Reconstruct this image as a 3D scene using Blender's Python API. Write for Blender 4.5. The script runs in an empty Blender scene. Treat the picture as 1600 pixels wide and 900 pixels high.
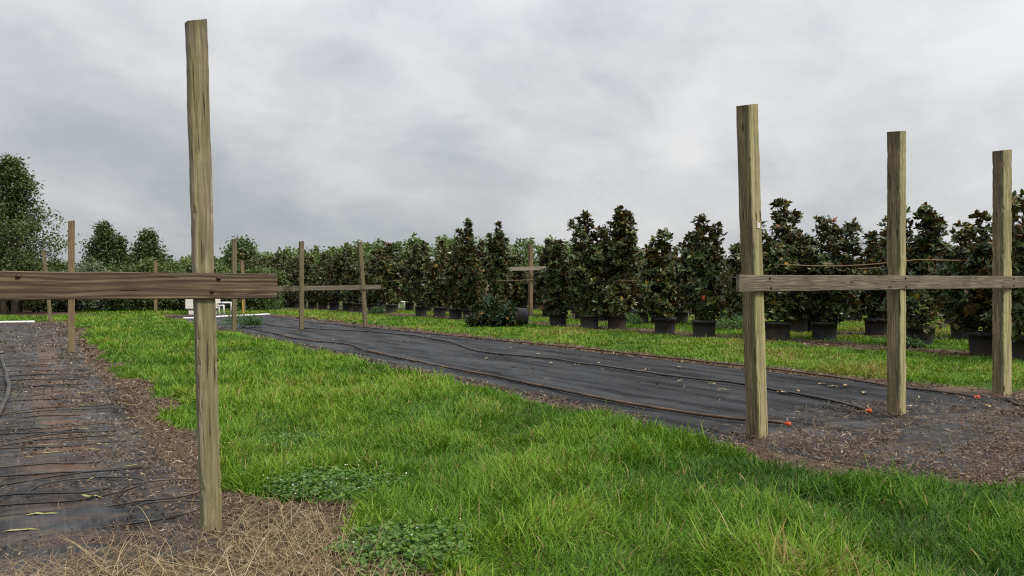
import bpy, math, random
import numpy as np
from mathutils import Vector
# World frame: +Y runs along the nursery rows (away from the camera), +X across them, Z up. Metres.
S = bpy.context.scene
C = S.collection
rng = np.random.default_rng(11)
YAW = math.radians(31.66)                       # camera looks this far to the right of the rows
EYE, FPX, HOR = 1.6, 1200.0, 452.0
cy_, sy_ = math.cos(YAW), math.sin(YAW)

def cam_to_world(x, d):                         # right offset x, depth d -> ground coordinates
    return (x * cy_ + d * sy_, -x * sy_ + d * cy_)
def G(px, py):                                  # surveyed ground point
    d = EYE * FPX / (py - HOR)
    return cam_to_world((px - 800) / FPX * d, d)
def depth_of(v, u): return v * sy_ + u * cy_
def right_of(v, u): return v * cy_ - u * sy_
def top_of(v, u, py): return EYE + (HOR - py) / FPX * depth_of(v, u)

# ---------------------------------------------------------------- noise
def _hash(ix, iy, seed):
    h = (ix * 374761393 + iy * 668265263 + seed * 974711) & 0x7fffffff
    h = ((h ^ (h >> 13)) * 1274126177) & 0x7fffffff
    return ((h ^ (h >> 16)) & 0xffff) / 65535.0
def vnoise(x, y, seed=0):
    x = np.asarray(x, float); y = np.asarray(y, float)
    ix = np.floor(x).astype(np.int64); iy = np.floor(y).astype(np.int64)
    fx = x - ix; fy = y - iy
    fx = fx * fx * (3 - 2 * fx); fy = fy * fy * (3 - 2 * fy)
    a = _hash(ix, iy, seed); b = _hash(ix + 1, iy, seed)
    c = _hash(ix, iy + 1, seed); d = _hash(ix + 1, iy + 1, seed)
    return (a * (1 - fx) + b * fx) * (1 - fy) + (c * (1 - fx) + d * fx) * fy
def fbm(x, y, seed=0, o=3):
    t = 0; a = .5; s = 0
    for k in range(o):
        t = t + a * vnoise(np.asarray(x) * 2 ** k, np.asarray(y) * 2 ** k, seed + k * 17); s += a; a *= .5
    return t / s
def sstep(a, b, x):
    t = np.clip((x - a) / (b - a), 0, 1); return t * t * (3 - 2 * t)
def norm(a): return a / np.maximum(np.linalg.norm(a, axis=-1, keepdims=True), 1e-9)

# ---------------------------------------------------------------- mesh helpers
def make_mesh(name, V, quads=None, tris=None, tint=None, smooth=False):
    me = bpy.data.meshes.new(name)
    V = np.ascontiguousarray(V, np.float32).reshape(-1, 3)
    q = np.zeros((0, 4), np.int32) if quads is None else np.asarray(quads, np.int32).reshape(-1, 4)
    t = np.zeros((0, 3), np.int32) if tris is None else np.asarray(tris, np.int32).reshape(-1, 3)
    me.vertices.add(len(V)); me.vertices.foreach_set('co', V.ravel())
    nl = q.size + t.size
    me.loops.add(nl); me.loops.foreach_set('vertex_index', np.concatenate([q.ravel(), t.ravel()]))
    me.polygons.add(len(q) + len(t))
    st = np.concatenate([np.arange(len(q)) * 4, q.size + np.arange(len(t)) * 3]).astype(np.int32)
    me.polygons.foreach_set('loop_start', st)
    me.polygons.foreach_set('use_smooth', np.full(len(st), smooth))
    if tint is not None:
        a = me.attributes.new('tint', 'FLOAT', 'POINT'); a.data.foreach_set('value', np.asarray(tint, np.float32).ravel())
    me.update(calc_edges=True)
    return me
def link(name, me, mat, parent=None, loc=None, rot=None):
    o = bpy.data.objects.new(name, me); C.objects.link(o)
    if mat is not None and not me.materials: me.materials.append(mat)
    if parent is not None: o.parent = parent
    if loc is not None: o.location = loc
    if rot is not None: o.rotation_euler = rot
    return o
def tag(o, label=None, cat=None, group=None, kind=None):
    if label: o['label'] = label
    if cat: o['category'] = cat
    if group: o['group'] = group
    if kind: o['kind'] = kind
    return o
def thing(name, loc, label, cat, group=None, rz=0):
    o = bpy.data.objects.new(name, None); C.objects.link(o)
    o.location = loc; o.rotation_euler = (0, 0, rz); o.empty_display_size = .2
    return tag(o, label, cat, group)

class MB:                                       # small mesh accumulator
    def __init__(s): s.V = []; s.Q = []; s.T = []; s.n = 0; s.A = []
    def add(s, V, quads=(), tris=(), tint=0.5):
        V = np.asarray(V, float).reshape(-1, 3)
        if len(quads): s.Q.append(np.asarray(quads) + s.n)
        if len(tris): s.T.append(np.asarray(tris) + s.n)
        s.V.append(V); s.A.append(np.broadcast_to(np.asarray(tint, float), (len(V),))); s.n += len(V)
        return s
    def tube(s, pts, rad, k=7, cap=True, tint=.5):
        P = np.asarray(pts, float); n = len(P)
        R = np.broadcast_to(np.asarray(rad, float), (n,))
        T = norm(np.gradient(P, axis=0))
        up = np.array([0, 0, 1.0]) if abs(T[0][2]) < .9 else np.array([1.0, 0, 0])
        N = norm(np.cross(T[0], up)); rings = []
        for i in range(n):
            N = norm(N - T[i] * np.dot(N, T[i])); B = np.cross(T[i], N)
            a = np.arange(k) * 2 * math.pi / k
            rings.append(P[i] + R[i] * (np.cos(a)[:, None] * N + np.sin(a)[:, None] * B))
        V = np.concatenate(rings); q = []
        for i in range(n - 1):
            for j in range(k):
                q.append((i * k + j, i * k + (j + 1) % k, (i + 1) * k + (j + 1) % k, (i + 1) * k + j))
        t = []
        if cap:
            V = np.concatenate([V, P[:1], P[-1:]])
            for j in range(k):
                t.append((n * k, (j + 1) % k, j)); t.append((n * k + 1, (n - 1) * k + j, (n - 1) * k + (j + 1) % k))
        return s.add(V, q, t, tint)
    def lathe(s, prof, k=24, tint=.5):          # prof: (radius, z) from bottom to top
        a = np.arange(k) * 2 * math.pi / k; V = []; q = []
        for r, z in prof: V += [(r * math.cos(x), r * math.sin(x), z) for x in a]
        for i in range(len(prof) - 1):
            for j in range(k): q.append((i * k + j, i * k + (j + 1) % k, (i + 1) * k + (j + 1) % k, (i + 1) * k + j))
        return s.add(V, q, (), tint)
    def box(s, x0, x1, y0, y1, z0, z1, ch=.0, tint=.5):
        if ch <= 0:
            V = [(x, y, z) for z in (z0, z1) for y in (y0, y1) for x in (x0, x1)]
            q = [(0, 2, 3, 1), (4, 5, 7, 6), (0, 1, 5, 4), (1, 3, 7, 5), (3, 2, 6, 7), (2, 0, 4, 6)]
            return s.add(V, q, (), tint)
        cx = [(x0 + ch, y0), (x1 - ch, y0), (x1, y0 + ch), (x1, y1 - ch), (x1 - ch, y1), (x0 + ch, y1), (x0, y1 - ch), (x0, y0 + ch)]
        m = [((x - (x0 + x1) / 2) * (1 - 2 * ch / (x1 - x0)) + (x0 + x1) / 2, (y - (y0 + y1) / 2) * (1 - 2 * ch / (y1 - y0)) + (y0 + y1) / 2) for x, y in cx]
        V = [(x, y, z0) for x, y in m] + [(x, y, z0 + ch) for x, y in cx] + [(x, y, z1 - ch) for x, y in cx] + [(x, y, z1) for x, y in m]
        q = [(i * 8 + j, i * 8 + (j + 1) % 8, (i + 1) * 8 + (j + 1) % 8, (i + 1) * 8 + j) for i in range(3) for j in range(8)]
        n0 = len(V); V += [((x0 + x1) / 2, (y0 + y1) / 2, z0), ((x0 + x1) / 2, (y0 + y1) / 2, z1)]
        t = [(n0, (j + 1) % 8, j) for j in range(8)] + [(n0 + 1, 24 + j, 24 + (j + 1) % 8) for j in range(8)]
        return s.add(V, q, t, tint)
    def mesh(s, name, smooth=False):
        return make_mesh(name, np.concatenate(s.V), np.concatenate(s.Q) if s.Q else None, np.concatenate(s.T) if s.T else None, np.concatenate(s.A), smooth)

# ---------------------------------------------------------------- node helpers
class NT:
    def __init__(s, tree): s.t = tree
    def n(s, kind, **kw):
        nd = s.t.nodes.new(kind)
        for k, v in kw.items():
            if k.startswith('i_'):
                key = k[2:]; key = int(key) if key.isdigit() else key.replace('_', ' ')
                s.set(nd.inputs[key], v)
            else: setattr(nd, k, v)
        return nd
    def set(s, sock, v):
        if isinstance(v, bpy.types.NodeSocket): s.t.links.new(v, sock)
        else:
            if isinstance(v, (tuple, list)) and sock.type == 'RGBA' and len(v) == 3: v = (*v, 1)
            sock.default_value = v
    def math(s, op, a, b=0.0, c=None):
        nd = s.n('ShaderNodeMath', operation=op); s.set(nd.inputs[0], a); s.set(nd.inputs[1], b)
        if c is not None: s.set(nd.inputs[2], c)
        return nd.outputs[0]
    def vmath(s, op, a, b):
        nd = s.n('ShaderNodeVectorMath', operation=op); s.set(nd.inputs[0], a); s.set(nd.inputs[1], b); return nd.outputs[0]
    def noise(s, vec, scale, detail=4, rough=.55, dist=0.0):
        nd = s.n('ShaderNodeTexNoise'); s.set(nd.inputs['Vector'], vec)
        nd.inputs['Scale'].default_value = scale; nd.inputs['Detail'].default_value = detail
        nd.inputs['Roughness'].default_value = rough; nd.inputs['Distortion'].default_value = dist
        return nd.outputs['Fac']
    def ramp(s, fac, stops, interp='LINEAR'):
        nd = s.n('ShaderNodeValToRGB'); s.set(nd.inputs[0], fac); r = nd.color_ramp; r.interpolation = interp
        while len(r.elements) < len(stops): r.elements.new(.5)
        for e, (p, c) in zip(r.elements, stops):
            e.position = p; e.color = (c, c, c, 1) if isinstance(c, (int, float)) else (*c, 1)
        return nd.outputs[0]
    def mix(s, fac, a, b, mode='MIX'):
        nd = s.n('ShaderNodeMix', data_type='RGBA', blend_type=mode)
        s.set(nd.inputs[0], fac); s.set(nd.inputs[6], a); s.set(nd.inputs[7], b); return nd.outputs[2]
    def scale(s, vec, sc): return s.vmath('MULTIPLY', vec, sc)
    def attr(s, name='tint'): return s.n('ShaderNodeAttribute', attribute_name=name).outputs['Fac']
    def obj(s): return s.n('ShaderNodeTexCoord').outputs['Object']
    def pos(s): return s.n('ShaderNodeNewGeometry').outputs['Position']
    def objrand(s): return s.n('ShaderNodeObjectInfo').outputs['Random']
def new_mat(name):
    m = bpy.data.materials.new(name); m.use_nodes = True; t = m.node_tree
    b = t.nodes['Principled BSDF']; return m, NT(t), b
def bump(N, b, h, strength=.4, dist=.02):
    nd = N.n('ShaderNodeBump'); nd.inputs['Strength'].default_value = strength; nd.inputs['Distance'].default_value = dist
    N.set(nd.inputs['Height'], h); N.set(b.inputs['Normal'], nd.outputs[0])

# ---------------------------------------------------------------- materials
def wood(name, axis, pale, mid, dark, algae=0.0, wet=.0, ring=26.0, contrast=.6, off=(0.03, .09), face=0.0):
    m, N, b = new_mat(name)
    co = N.obj(); r = N.objrand()
    sep = N.n('ShaderNodeSeparateXYZ'); N.set(sep.inputs[0], co)
    X, Y, Z = sep.outputs
    L, P, Q = (Z, X, Y) if axis == 'z' else (X, Z, Y)
    Lr = N.math('ADD', L, N.math('MULTIPLY', r, 40.0))
    cb = N.n('ShaderNodeCombineXYZ'); N.set(cb.inputs[0], N.math('MULTIPLY', Lr, .9)); N.set(cb.inputs[1], N.math('MULTIPLY', P, 3.)); N.set(cb.inputs[2], N.math('MULTIPLY', Q, 3.))
    w1 = N.math('SUBTRACT', N.noise(cb.outputs[0], 1.3, 2, .4), .5)
    w2 = N.math('SUBTRACT', N.noise(N.vmath('ADD', cb.outputs[0], (7., 3., 1.)), 1.0, 3, .5), .5)
    p = N.math('ADD', N.math('ADD', P, off[0]), N.math('MULTIPLY', w1, .10))
    q = N.math('ADD', N.math('ADD', Q, off[1]), N.math('MULTIPLY', w2, .07))
    rad = N.math('SQRT', N.math('ADD', N.math('MULTIPLY', p, p), N.math('MULTIPLY', q, q)))
    rings = N.math('ADD', N.math('MULTIPLY', N.math('SINE', N.math('MULTIPLY', rad, ring * 6.283)), .5), .5)
    # fine fibre streaks along the length
    cf = N.n('ShaderNodeCombineXYZ'); N.set(cf.inputs[0], N.math('MULTIPLY', Lr, 3.4)); N.set(cf.inputs[1], N.math('MULTIPLY', P, 130.)); N.set(cf.inputs[2], N.math('MULTIPLY', Q, 130.))
    fib = N.noise(cf.outputs[0], 1.0, 5, .6)
    cs = N.n('ShaderNodeCombineXYZ'); N.set(cs.inputs[0], N.math('MULTIPLY', Lr, 1.6)); N.set(cs.inputs[1], N.math('MULTIPLY', P, 28.)); N.set(cs.inputs[2], N.math('MULTIPLY', Q, 28.))
    strk = N.noise(cs.outputs[0], 1.0, 4, .6)
    crack = N.ramp(N.noise(N.vmath('ADD', cs.outputs[0], (3., 9., 4.)), 1.6, 2, .4), [(.0, 1.), (.28, 1.), (.345, 0.)])
    col = N.mix(N.ramp(rings, [(.05, .12), (.75, .95)]), mid, pale)
    col = N.mix(N.math('MULTIPLY', N.ramp(strk, [(.35, 0.), (.62, 1.)]), contrast), col, dark)
    col = N.mix(N.math('MULTIPLY', N.ramp(fib, [(.40, 1.), (.58, 0.)]), .6), col, dark)
    stain = N.noise(N.vmath('ADD', co, N.n('ShaderNodeCombineXYZ', i_0=r, i_1=r, i_2=r).outputs[0]), 2.2, 4, .6)
    col = N.mix(N.math('MULTIPLY', N.ramp(stain, [(.45, 0.), (.7, 1.)]), .55), col, dark)
    if algae > 0:
        ca = N.n('ShaderNodeCombineXYZ'); N.set(ca.inputs[0], N.math('MULTIPLY', Lr, .55)); N.set(ca.inputs[1], N.math('MULTIPLY', P, 9.)); N.set(ca.inputs[2], N.math('MULTIPLY', Q, 9.))
        al = N.ramp(N.noise(ca.outputs[0], 1.3, 5, .65), [(.43, 0.), (.6, 1.)])
        col = N.mix(N.math('MULTIPLY', al, algae), col, (.135, .14, .035))
    if axis == 'z':                                                                 # blackened rain-soaked head of the post
        gz = N.n('ShaderNodeSeparateXYZ'); N.set(gz.inputs[0], N.n('ShaderNodeTexCoord').outputs['Generated'])
        hd = N.ramp(N.math('ADD', gz.outputs[2], N.math('MULTIPLY', N.math('SUBTRACT', strk, .5), .12)), [(.93, 0.), (1., .8)])
        col = N.mix(hd, col, dark)
    if face > 0:                                                                    # front face brightened in colour as if sunlit, with a yellow-green algae tint
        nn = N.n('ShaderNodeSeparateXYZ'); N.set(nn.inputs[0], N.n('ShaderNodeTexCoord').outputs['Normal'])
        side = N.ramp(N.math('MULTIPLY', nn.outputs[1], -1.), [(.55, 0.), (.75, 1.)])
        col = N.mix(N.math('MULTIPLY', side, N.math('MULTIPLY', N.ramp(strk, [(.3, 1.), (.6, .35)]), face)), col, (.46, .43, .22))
    # small knots
    vo = N.n('ShaderNodeTexVoronoi'); vo.inputs['Scale'].default_value = 1.0
    ck = N.n('ShaderNodeCombineXYZ'); N.set(ck.inputs[0], N.math('MULTIPLY', Lr, 2.0)); N.set(ck.inputs[1], N.math('MULTIPLY', P, 7.)); N.set(ck.inputs[2], N.math('MULTIPLY', Q, 7.))
    N.set(vo.inputs['Vector'], ck.outputs[0])
    kn = N.ramp(vo.outputs['Distance'], [(.0, 1.), (.08, 1.), (.14, 0.)])
    col = N.mix(N.math('MULTIPLY', kn, .8), col, (.045, .028, .016))
    col = N.mix(N.math('MULTIPLY', crack, .8), col, (.03, .022, .015))
    N.set(b.inputs['Base Color'], col)
    N.set(b.inputs['Roughness'], .8 - .3 * wet); b.inputs['Specular IOR Level'].default_value = .18
    h = N.math('SUBTRACT', N.math('ADD', N.math('MULTIPLY', fib, .6), N.math('MULTIPLY', rings, .35)), N.math('MULTIPLY', crack, 1.2))
    bump(N, b, h, .6, .006)
    return m
M = {}
M['post'] = wood('weathered_post_wood', 'z', (.43, .385, .26), (.30, .255, .165), (.095, .077, .05), algae=.5, contrast=.55, ring=34, off=(.01, .05))
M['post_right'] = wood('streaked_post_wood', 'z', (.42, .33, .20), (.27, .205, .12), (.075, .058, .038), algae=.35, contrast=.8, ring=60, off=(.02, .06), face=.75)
M['post_far'] = wood('grey_far_post_wood', 'z', (.24, .20, .125), (.18, .15, .09), (.09, .072, .045), algae=.35)
M['post_tan'] = wood('tan_post_wood', 'z', (.29, .225, .125), (.22, .165, .09), (.11, .08, .045))
M['board'] = wood('damp_brown_board_wood', 'x', (.215, .165, .10), (.075, .054, .034), (.026, .019, .013), wet=.2, ring=36, contrast=.42, off=(.012, .055))
M['board_grey'] = wood('grey_board_wood', 'x', (.27, .24, .17), (.165, .14, .095), (.06, .048, .032), ring=60, contrast=.5, off=(.01, .06))
M['board_pale'] = wood('pale_board_wood', 'x', (.42, .38, .29), (.34, .30, .22), (.18, .15, .11), ring=30, contrast=.4)

def plain(name, col, rough=.6, var=.25, scale=9., spec=.4, metal=0., dirt=None, dirt_amt=.5):
    m, N, b = new_mat(name)
    n = N.noise(N.obj(), scale, 4, .6)
    lo = tuple(c * (1 - var) for c in col); hi = tuple(min(1, c * (1 + var)) for c in col)
    c = N.mix(N.ramp(n, [(.3, 0.), (.7, 1.)]), lo, hi)
    if dirt:
        d = N.ramp(N.noise(N.vmath('ADD', N.obj(), (5., 2., 8.)), scale * .45, 5, .65), [(.45, 0.), (.68, 1.)])
        c = N.mix(N.math('MULTIPLY', d, dirt_amt), c, dirt)
    N.set(b.inputs['Base Color'], c); b.inputs['Roughness'].default_value = rough
    b.inputs['Specular IOR Level'].default_value = spec; b.inputs['Metallic'].default_value = metal
    return m
M['pvc'] = plain('white_pvc', (.78, .77, .72), .4, .06, 6, dirt=(.45, .40, .30), dirt_amt=.5)
M['tank'] = plain('cream_plastic', (.74, .72, .62), .5, .05, 3, dirt=(.45, .42, .32), dirt_amt=.3)
M['black_metal'] = plain('black_valve', (.02, .02, .022), .4)
M['hose'] = plain('black_poly_hose', (.02, .019, .018), .42, .3, 3, dirt=(.12, .075, .04), dirt_amt=.7)
M['hose_muddy'] = plain('muddy_poly_hose', (.05, .034, .022), .6, .35, 3, dirt=(.16, .085, .04), dirt_amt=.9)
M['orange'] = plain('orange_cap_plastic', (.60, .11, .03), .5, .1)
M['tan_rail'] = plain('tan_rail', (.24, .17, .085), .7, .2, 2)
M['bark'] = plain('grey_brown_bark', (.10, .075, .05), .9, .4, 6)
M['pale_bark'] = plain('pale_bark', (.19, .155, .115), .9, .35, 5)
M['stake'] = plain('pale_stake_wood', (.50, .43, .30), .8, .15)
M['yellow'] = plain('yellow_marker', (.62, .36, .03), .5, .15)
M['rust'] = plain('rusty_bolt', (.075, .042, .028), .65, .4, 40, metal=.3)
M['label_tag'] = plain('white_tag', (.62, .60, .56), .6, .1)
M['shed'] = plain('pale_metal_roof', (.62, .64, .66), .5, .08)
M['potting_soil'] = plain('bark_mulch', (.045, .028, .018), .95, .5, 25)
M['petal'] = plain('cream_petal', (.82, .79, .70), .6, .05)
M['straw_leaf'] = plain('pale_green_strap_leaf', (.34, .33, .13), .6, .35, 12)
M['tan_leaf'] = plain('tan_dead_leaf', (.36, .26, .13), .7, .3, 12)
M['orange_leaf'] = plain('orange_leaf', (.5, .10, .03), .5, .3, 12)
def pot_mat():
    m, N, b = new_mat('black_nursery_pot'); r = N.objrand(); co = N.obj()
    base = N.mix(r, (.026, .030, .038), (.060, .061, .064))
    n = N.noise(N.vmath('ADD', co, N.n('ShaderNodeCombineXYZ', i_0=N.math('MULTIPLY', r, 30.), i_1=0., i_2=0.).outputs[0]), 1.6, 4, .6)
    base = N.mix(N.math('MULTIPLY', N.ramp(n, [(.45, 0.), (.65, 1.)]), .75), base, (.085, .058, .03))
    sep = N.n('ShaderNodeSeparateXYZ'); N.set(sep.inputs[0], co)
    base = N.mix(N.math('MULTIPLY', N.ramp(N.noise(co, 7, 4), [(.45, 0.), (.6, 1.)]), .35), base, (.07, .07, .068))
    N.set(b.inputs['Base Color'], base); b.inputs['Roughness'].default_value = .5; return m
M['pot'] = pot_mat()

def leaf_mat(name, stops, under=None, rough=.4, spec=.5, trans=.25, trans_col=None):
    m, N, b = new_mat(name); t = N.attr()
    r = N.objrand()
    tt = N.math('ADD', t, N.math('MULTIPLY', N.math('SUBTRACT', r, .5), .22))
    col = N.ramp(tt, stops)
    if under:
        bf = N.n('ShaderNodeNewGeometry').outputs['Backfacing']
        u = N.mix(N.ramp(t, [(.35, 0.), (.75, 1.)]), under[0], under[1])
        col = N.mix(bf, col, u)
    N.set(b.inputs['Base Color'], col); b.inputs['Roughness'].default_value = rough; b.inputs['Specular IOR Level'].default_value = spec
    if trans > 0:
        tr = N.n('ShaderNodeBsdfTranslucent'); N.set(tr.inputs[0], N.mix(1.0, col, trans_col or (1.6, 1.7, .9), 'MULTIPLY'))
        mx = N.n('ShaderNodeMixShader'); mx.inputs[0].default_value = trans
        out = [n for n in N.t.nodes if n.type == 'OUTPUT_MATERIAL'][0]
        N.set(mx.inputs[1], b.outputs[0]); N.set(mx.inputs[2], tr.outputs[0]); N.set(out.inputs[0], mx.outputs[0])
    return m
M['magnolia'] = leaf_mat('magnolia_leaf', [(.0, (.018, .038, .010)), (.55, (.052, .080, .018)), (.8, (.105, .130, .030)), (.93, (.17, .15, .024)), (1., (.34, .20, .03))],
                         under=((.06, .052, .022), (.17, .088, .032)), rough=.38, spec=.38, trans=.06)
M['magnolia_fallen'] = leaf_mat('fallen_magnolia_leaf', [(.0, (.012, .030, .012)), (.6, (.030, .062, .022)), (.85, (.06, .105, .035)), (1., (.30, .17, .03))],
                         under=((.05, .06, .022), (.12, .08, .03)), rough=.34, spec=.4, trans=.06)
M['oak'] = leaf_mat('oak_leaf', [(.0, (.022, .040, .009)), (.5, (.050, .075, .015)), (.8, (.085, .115, .024)), (1., (.14, .15, .036))], rough=.45, trans=.2)
M['shrub'] = leaf_mat('shrub_leaf', [(.0, (.032, .056, .012)), (.5, (.072, .108, .024)), (.85, (.12, .15, .035)), (1., (.18, .18, .055))], rough=.5, trans=.2)
M['plume'] = leaf_mat('pale_plume_leaf', [(.0, (.05, .075, .03)), (.5, (.11, .14, .07)), (1., (.26, .28, .19))], rough=.6, trans=.2)
M['thicket'] = leaf_mat('thicket_leaf', [(.0, (.016, .020, .010)), (.6, (.032, .034, .018)), (1., (.065, .042, .028))], rough=.6, trans=.05)
M['wood_far'] = leaf_mat('far_wood_leaf', [(.0, (.040, .068, .020)), (.5, (.072, .112, .030)), (.85, (.11, .15, .04)), (1., (.16, .18, .055))], rough=.6, trans=.15)
M['grass'] = leaf_mat('grass_blade', [(.0, (.016, .055, .006)), (.35, (.070, .165, .010)), (.7, (.150, .262, .018)), (.86, (.21, .26, .035)), (.92, (.24, .17, .06)), (1., (.34, .26, .12))], rough=.55, spec=.18, trans=.16, trans_col=(1.3, 1.4, .6))
M['clover'] = leaf_mat('clover_leaf', [(.0, (.035, .090, .010)), (.6, (.085, .18, .016)), (1., (.15, .25, .03))], rough=.5, trans=.3)
M['weed'] = leaf_mat('weed_leaf', [(.0, (.04, .085, .025)), (.6, (.08, .15, .045)), (1., (.14, .21, .09))], rough=.5, trans=.25)
M['straw'] = leaf_mat('dry_straw', [(.0, (.10, .058, .032)), (.35, (.20, .13, .072)), (.7, (.36, .27, .15)), (1., (.50, .41, .27))], rough=.7, spec=.2, trans=.15)
M['debris'] = leaf_mat('dead_leaf_litter', [(.0, (.035, .020, .012)), (.4, (.095, .060, .038)), (.75, (.19, .14, .095)), (1., (.40, .34, .26))], rough=.75, spec=.2, trans=.05)

def ground_mat():
    m, N, b = new_mat('soil_and_turf'); p = N.pos(); soil = N.attr('soil')
    n1 = N.noise(p, 1.1, 6, .6); n2 = N.noise(p, 9., 5, .65); n3 = N.noise(p, .16, 4, .55)
    g = N.ramp(N.math('ADD', N.math('MULTIPLY', n1, .6), N.math('MULTIPLY', n2, .4)), [(.3, (.022, .036, .008)), (.5, (.048, .075, .014)), (.68, (.085, .115, .024))])
    g = N.mix(N.math('MULTIPLY', N.ramp(n3, [(.5, 0.), (.68, 1.)]), .4), g, (.10, .10, .03))
    s = N.ramp(N.math('ADD', N.math('MULTIPLY', n1, .45), N.math('MULTIPLY', n2, .55)), [(.3, (.030, .019, .012)), (.5, (.085, .056, .035)), (.68, (.17, .125, .085))])
    s = N.mix(N.ramp(N.noise(p, .7, 4), [(.5, 0.), (.64, .6)]), s, (.10, .052, .028))
    k = N.ramp(N.math('ADD', soil, N.math('MULTIPLY', N.math('SUBTRACT', n2, .5), .9)), [(.4, 0.), (.6, 1.)])
    N.set(b.inputs['Base Color'], N.mix(k, g, s)); b.inputs['Roughness'].default_value = .9; b.inputs['Specular IOR Level'].default_value = .2
    bump(N, b, N.math('ADD', n2, N.noise(p, 40, 3)), .6, .03); return m
M['ground'] = ground_mat()

def fabric_mat(name, worn):
    m, N, b = new_mat(name); p = N.obj()
    sep = N.n('ShaderNodeSeparateXYZ'); N.set(sep.inputs[0], p); X, Y = sep.outputs[0], sep.outputs[1]
    st = N.n('ShaderNodeCombineXYZ'); N.set(st.inputs[0], N.math('MULTIPLY', X, 2.4)); N.set(st.inputs[1], N.math('MULTIPLY', Y, .30))
    streak = N.noise(st.outputs[0], 1., 5, .6)
    n1 = N.noise(p, 1.3, 5, .6); n2 = N.noise(p, 6., 5, .65)
    weave = N.math('ADD', N.math('SINE', N.math('MULTIPLY', X, 900.)), N.math('SINE', N.math('MULTIPLY', Y, 900.)))
    col = N.mix(N.ramp(streak, [(.40, 0.), (.64, 1.)]), (.006, .0062, .007), (.022, .0225, .0245))
    dust = N.math('MULTIPLY', N.ramp(n1, [(.48, 0.), (.66, 1.)]), N.ramp(n2, [(.35, .3), (.65, 1.)]))
    near = N.ramp(N.math('MULTIPLY', Y, .05), [(.3, 1.), (.52, 0.)])
    col = N.mix(N.math('MULTIPLY', dust, .55 if worn else N.math('ADD', .25, N.math('MULTIPLY', near, .5))), col, (.10, .108, .118) if worn else (.075, .075, .078))
    seam = N.ramp(N.math('ABSOLUTE', N.math('SUBTRACT', N.math('FRACT', N.math('MULTIPLY', X, 1.0 / .305)), .5)), [(.0, 1.), (.02, 1.), (.04, 0.)])
    col = N.mix(N.math('MULTIPLY', seam, .22), col, (.10, .10, .105))
    if worn:
        cm = N.n('ShaderNodeCombineXYZ'); N.set(cm.inputs[0], N.math('MULTIPLY', X, .55)); N.set(cm.inputs[1], N.math('MULTIPLY', Y, 4.2))
        mud = N.ramp(N.noise(cm.outputs[0], 1.2, 6, .65, .4), [(.49, 0.), (.56, 1.)])
        mudc = N.mix(N.ramp(n2, [(.4, 0.), (.6, 1.)]), (.05, .033, .02), (.14, .105, .068))
        col = N.mix(N.math('MULTIPLY', mud, .42), col, mudc)
        # reddish clay washed along the middle of the sheet, in ridges
        xb = N.math('ADD', X, N.math('MULTIPLY', N.math('SUBTRACT', N.noise(p, .8, 4), .5), .7))
        band = N.ramp(N.math('ABSOLUTE', N.math('SUBTRACT', xb, .2)), [(.0, 1.), (.16, 1.), (.36, 0.)])
        band2 = N.ramp(N.math('ABSOLUTE', N.math('SUBTRACT', xb, -2.3)), [(.0, .7), (.3, .5), (.7, 0.)])
        cr = N.n('ShaderNodeCombineXYZ'); N.set(cr.inputs[0], N.math('MULTIPLY', X, .8)); N.set(cr.inputs[1], N.math('MULTIPLY', Y, 4.))
        rid = N.ramp(N.noise(cr.outputs[0], 1.1, 4, .6), [(.46, 0.), (.56, 1.)])
        far = N.ramp(N.math('MULTIPLY', Y, .02), [(.12, .25), (.18, 1.), (.5, 1.), (.6, 0.)])
        col = N.mix(N.math('MULTIPLY', N.math('MULTIPLY', N.math('MAXIMUM', band, band2), rid), N.math('MULTIPLY', far, .7)), col, (.15, .066, .03))
    N.set(b.inputs['Base Color'], col)
    N.set(b.inputs['Roughness'], N.ramp(n1, [(.35, .24 if worn else .36), (.65, .6)])); N.set(b.inputs['Specular IOR Level'], N.math('MULTIPLY', N.ramp(streak, [(.38, .06), (.72, .34)]), 1.5 if worn else .7))
    h = N.math('ADD', N.math('MULTIPLY', N.noise(p, 3.2, 4, .6), 1.0), N.math('MULTIPLY', weave, .02))
    bump(N, b, h, .5, .06); return m
M['fabric'] = fabric_mat('black_woven_fabric', False)
M['fabric_worn'] = fabric_mat('worn_muddy_fabric', True)

# ---------------------------------------------------------------- ground zones (shared by soil, turf and litter)
def wob(v, u, s, amp, seed): return (fbm(v * s, u * s, seed, 3) - .5) * 2 * amp
def soilness(v, u):
    """1 = bare soil / litter / fabric, 0 = turf"""
    v = np.asarray(v, float); u = np.asarray(u, float)
    w = wob(v, u, .9, .55, 3) + wob(v, u, 4., .16, 9)
    a = sstep(1.62, 1.35, v + w - .38 * sstep(6.2, 5.0, u)) * sstep(44.5, 43.5, u + w)                      # left sheet
    front = 3.95 - 1.05 * np.maximum(v - 5.6, 0) - np.maximum(5.6 - v, 0) * -1.2    # line where the strip area starts
    b_ = sstep(5.72, 6.05, v + w * .7) * sstep(13.0, 12.5, v + w) * sstep(-.2, .35, u - front + w * .6) * sstep(52.5, 51.5, u + w)
    b2 = sstep(12., 12.6, v) * sstep(-.2, .3, u - front + w) * sstep(6.5, 5.6, u + w)
    rows = 0
    for c, h in ((19.4, 1.5), (24.6, 1.2), (34., 1.3), (44., 1.2)):
        e = np.abs(v + w * 1.6 - c)
        rows = np.maximum(rows, sstep(h, h * .55, e) * (.55 + .45 * fbm(v * .6, u * .35, 31)))
    thick = sstep(51.5, 53.5, u + w * 2) * sstep(-1., -3., v - 6 + (u - 52) * .2) * .8
    return np.maximum.reduce([a, b_, b2, rows, thick])

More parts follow.
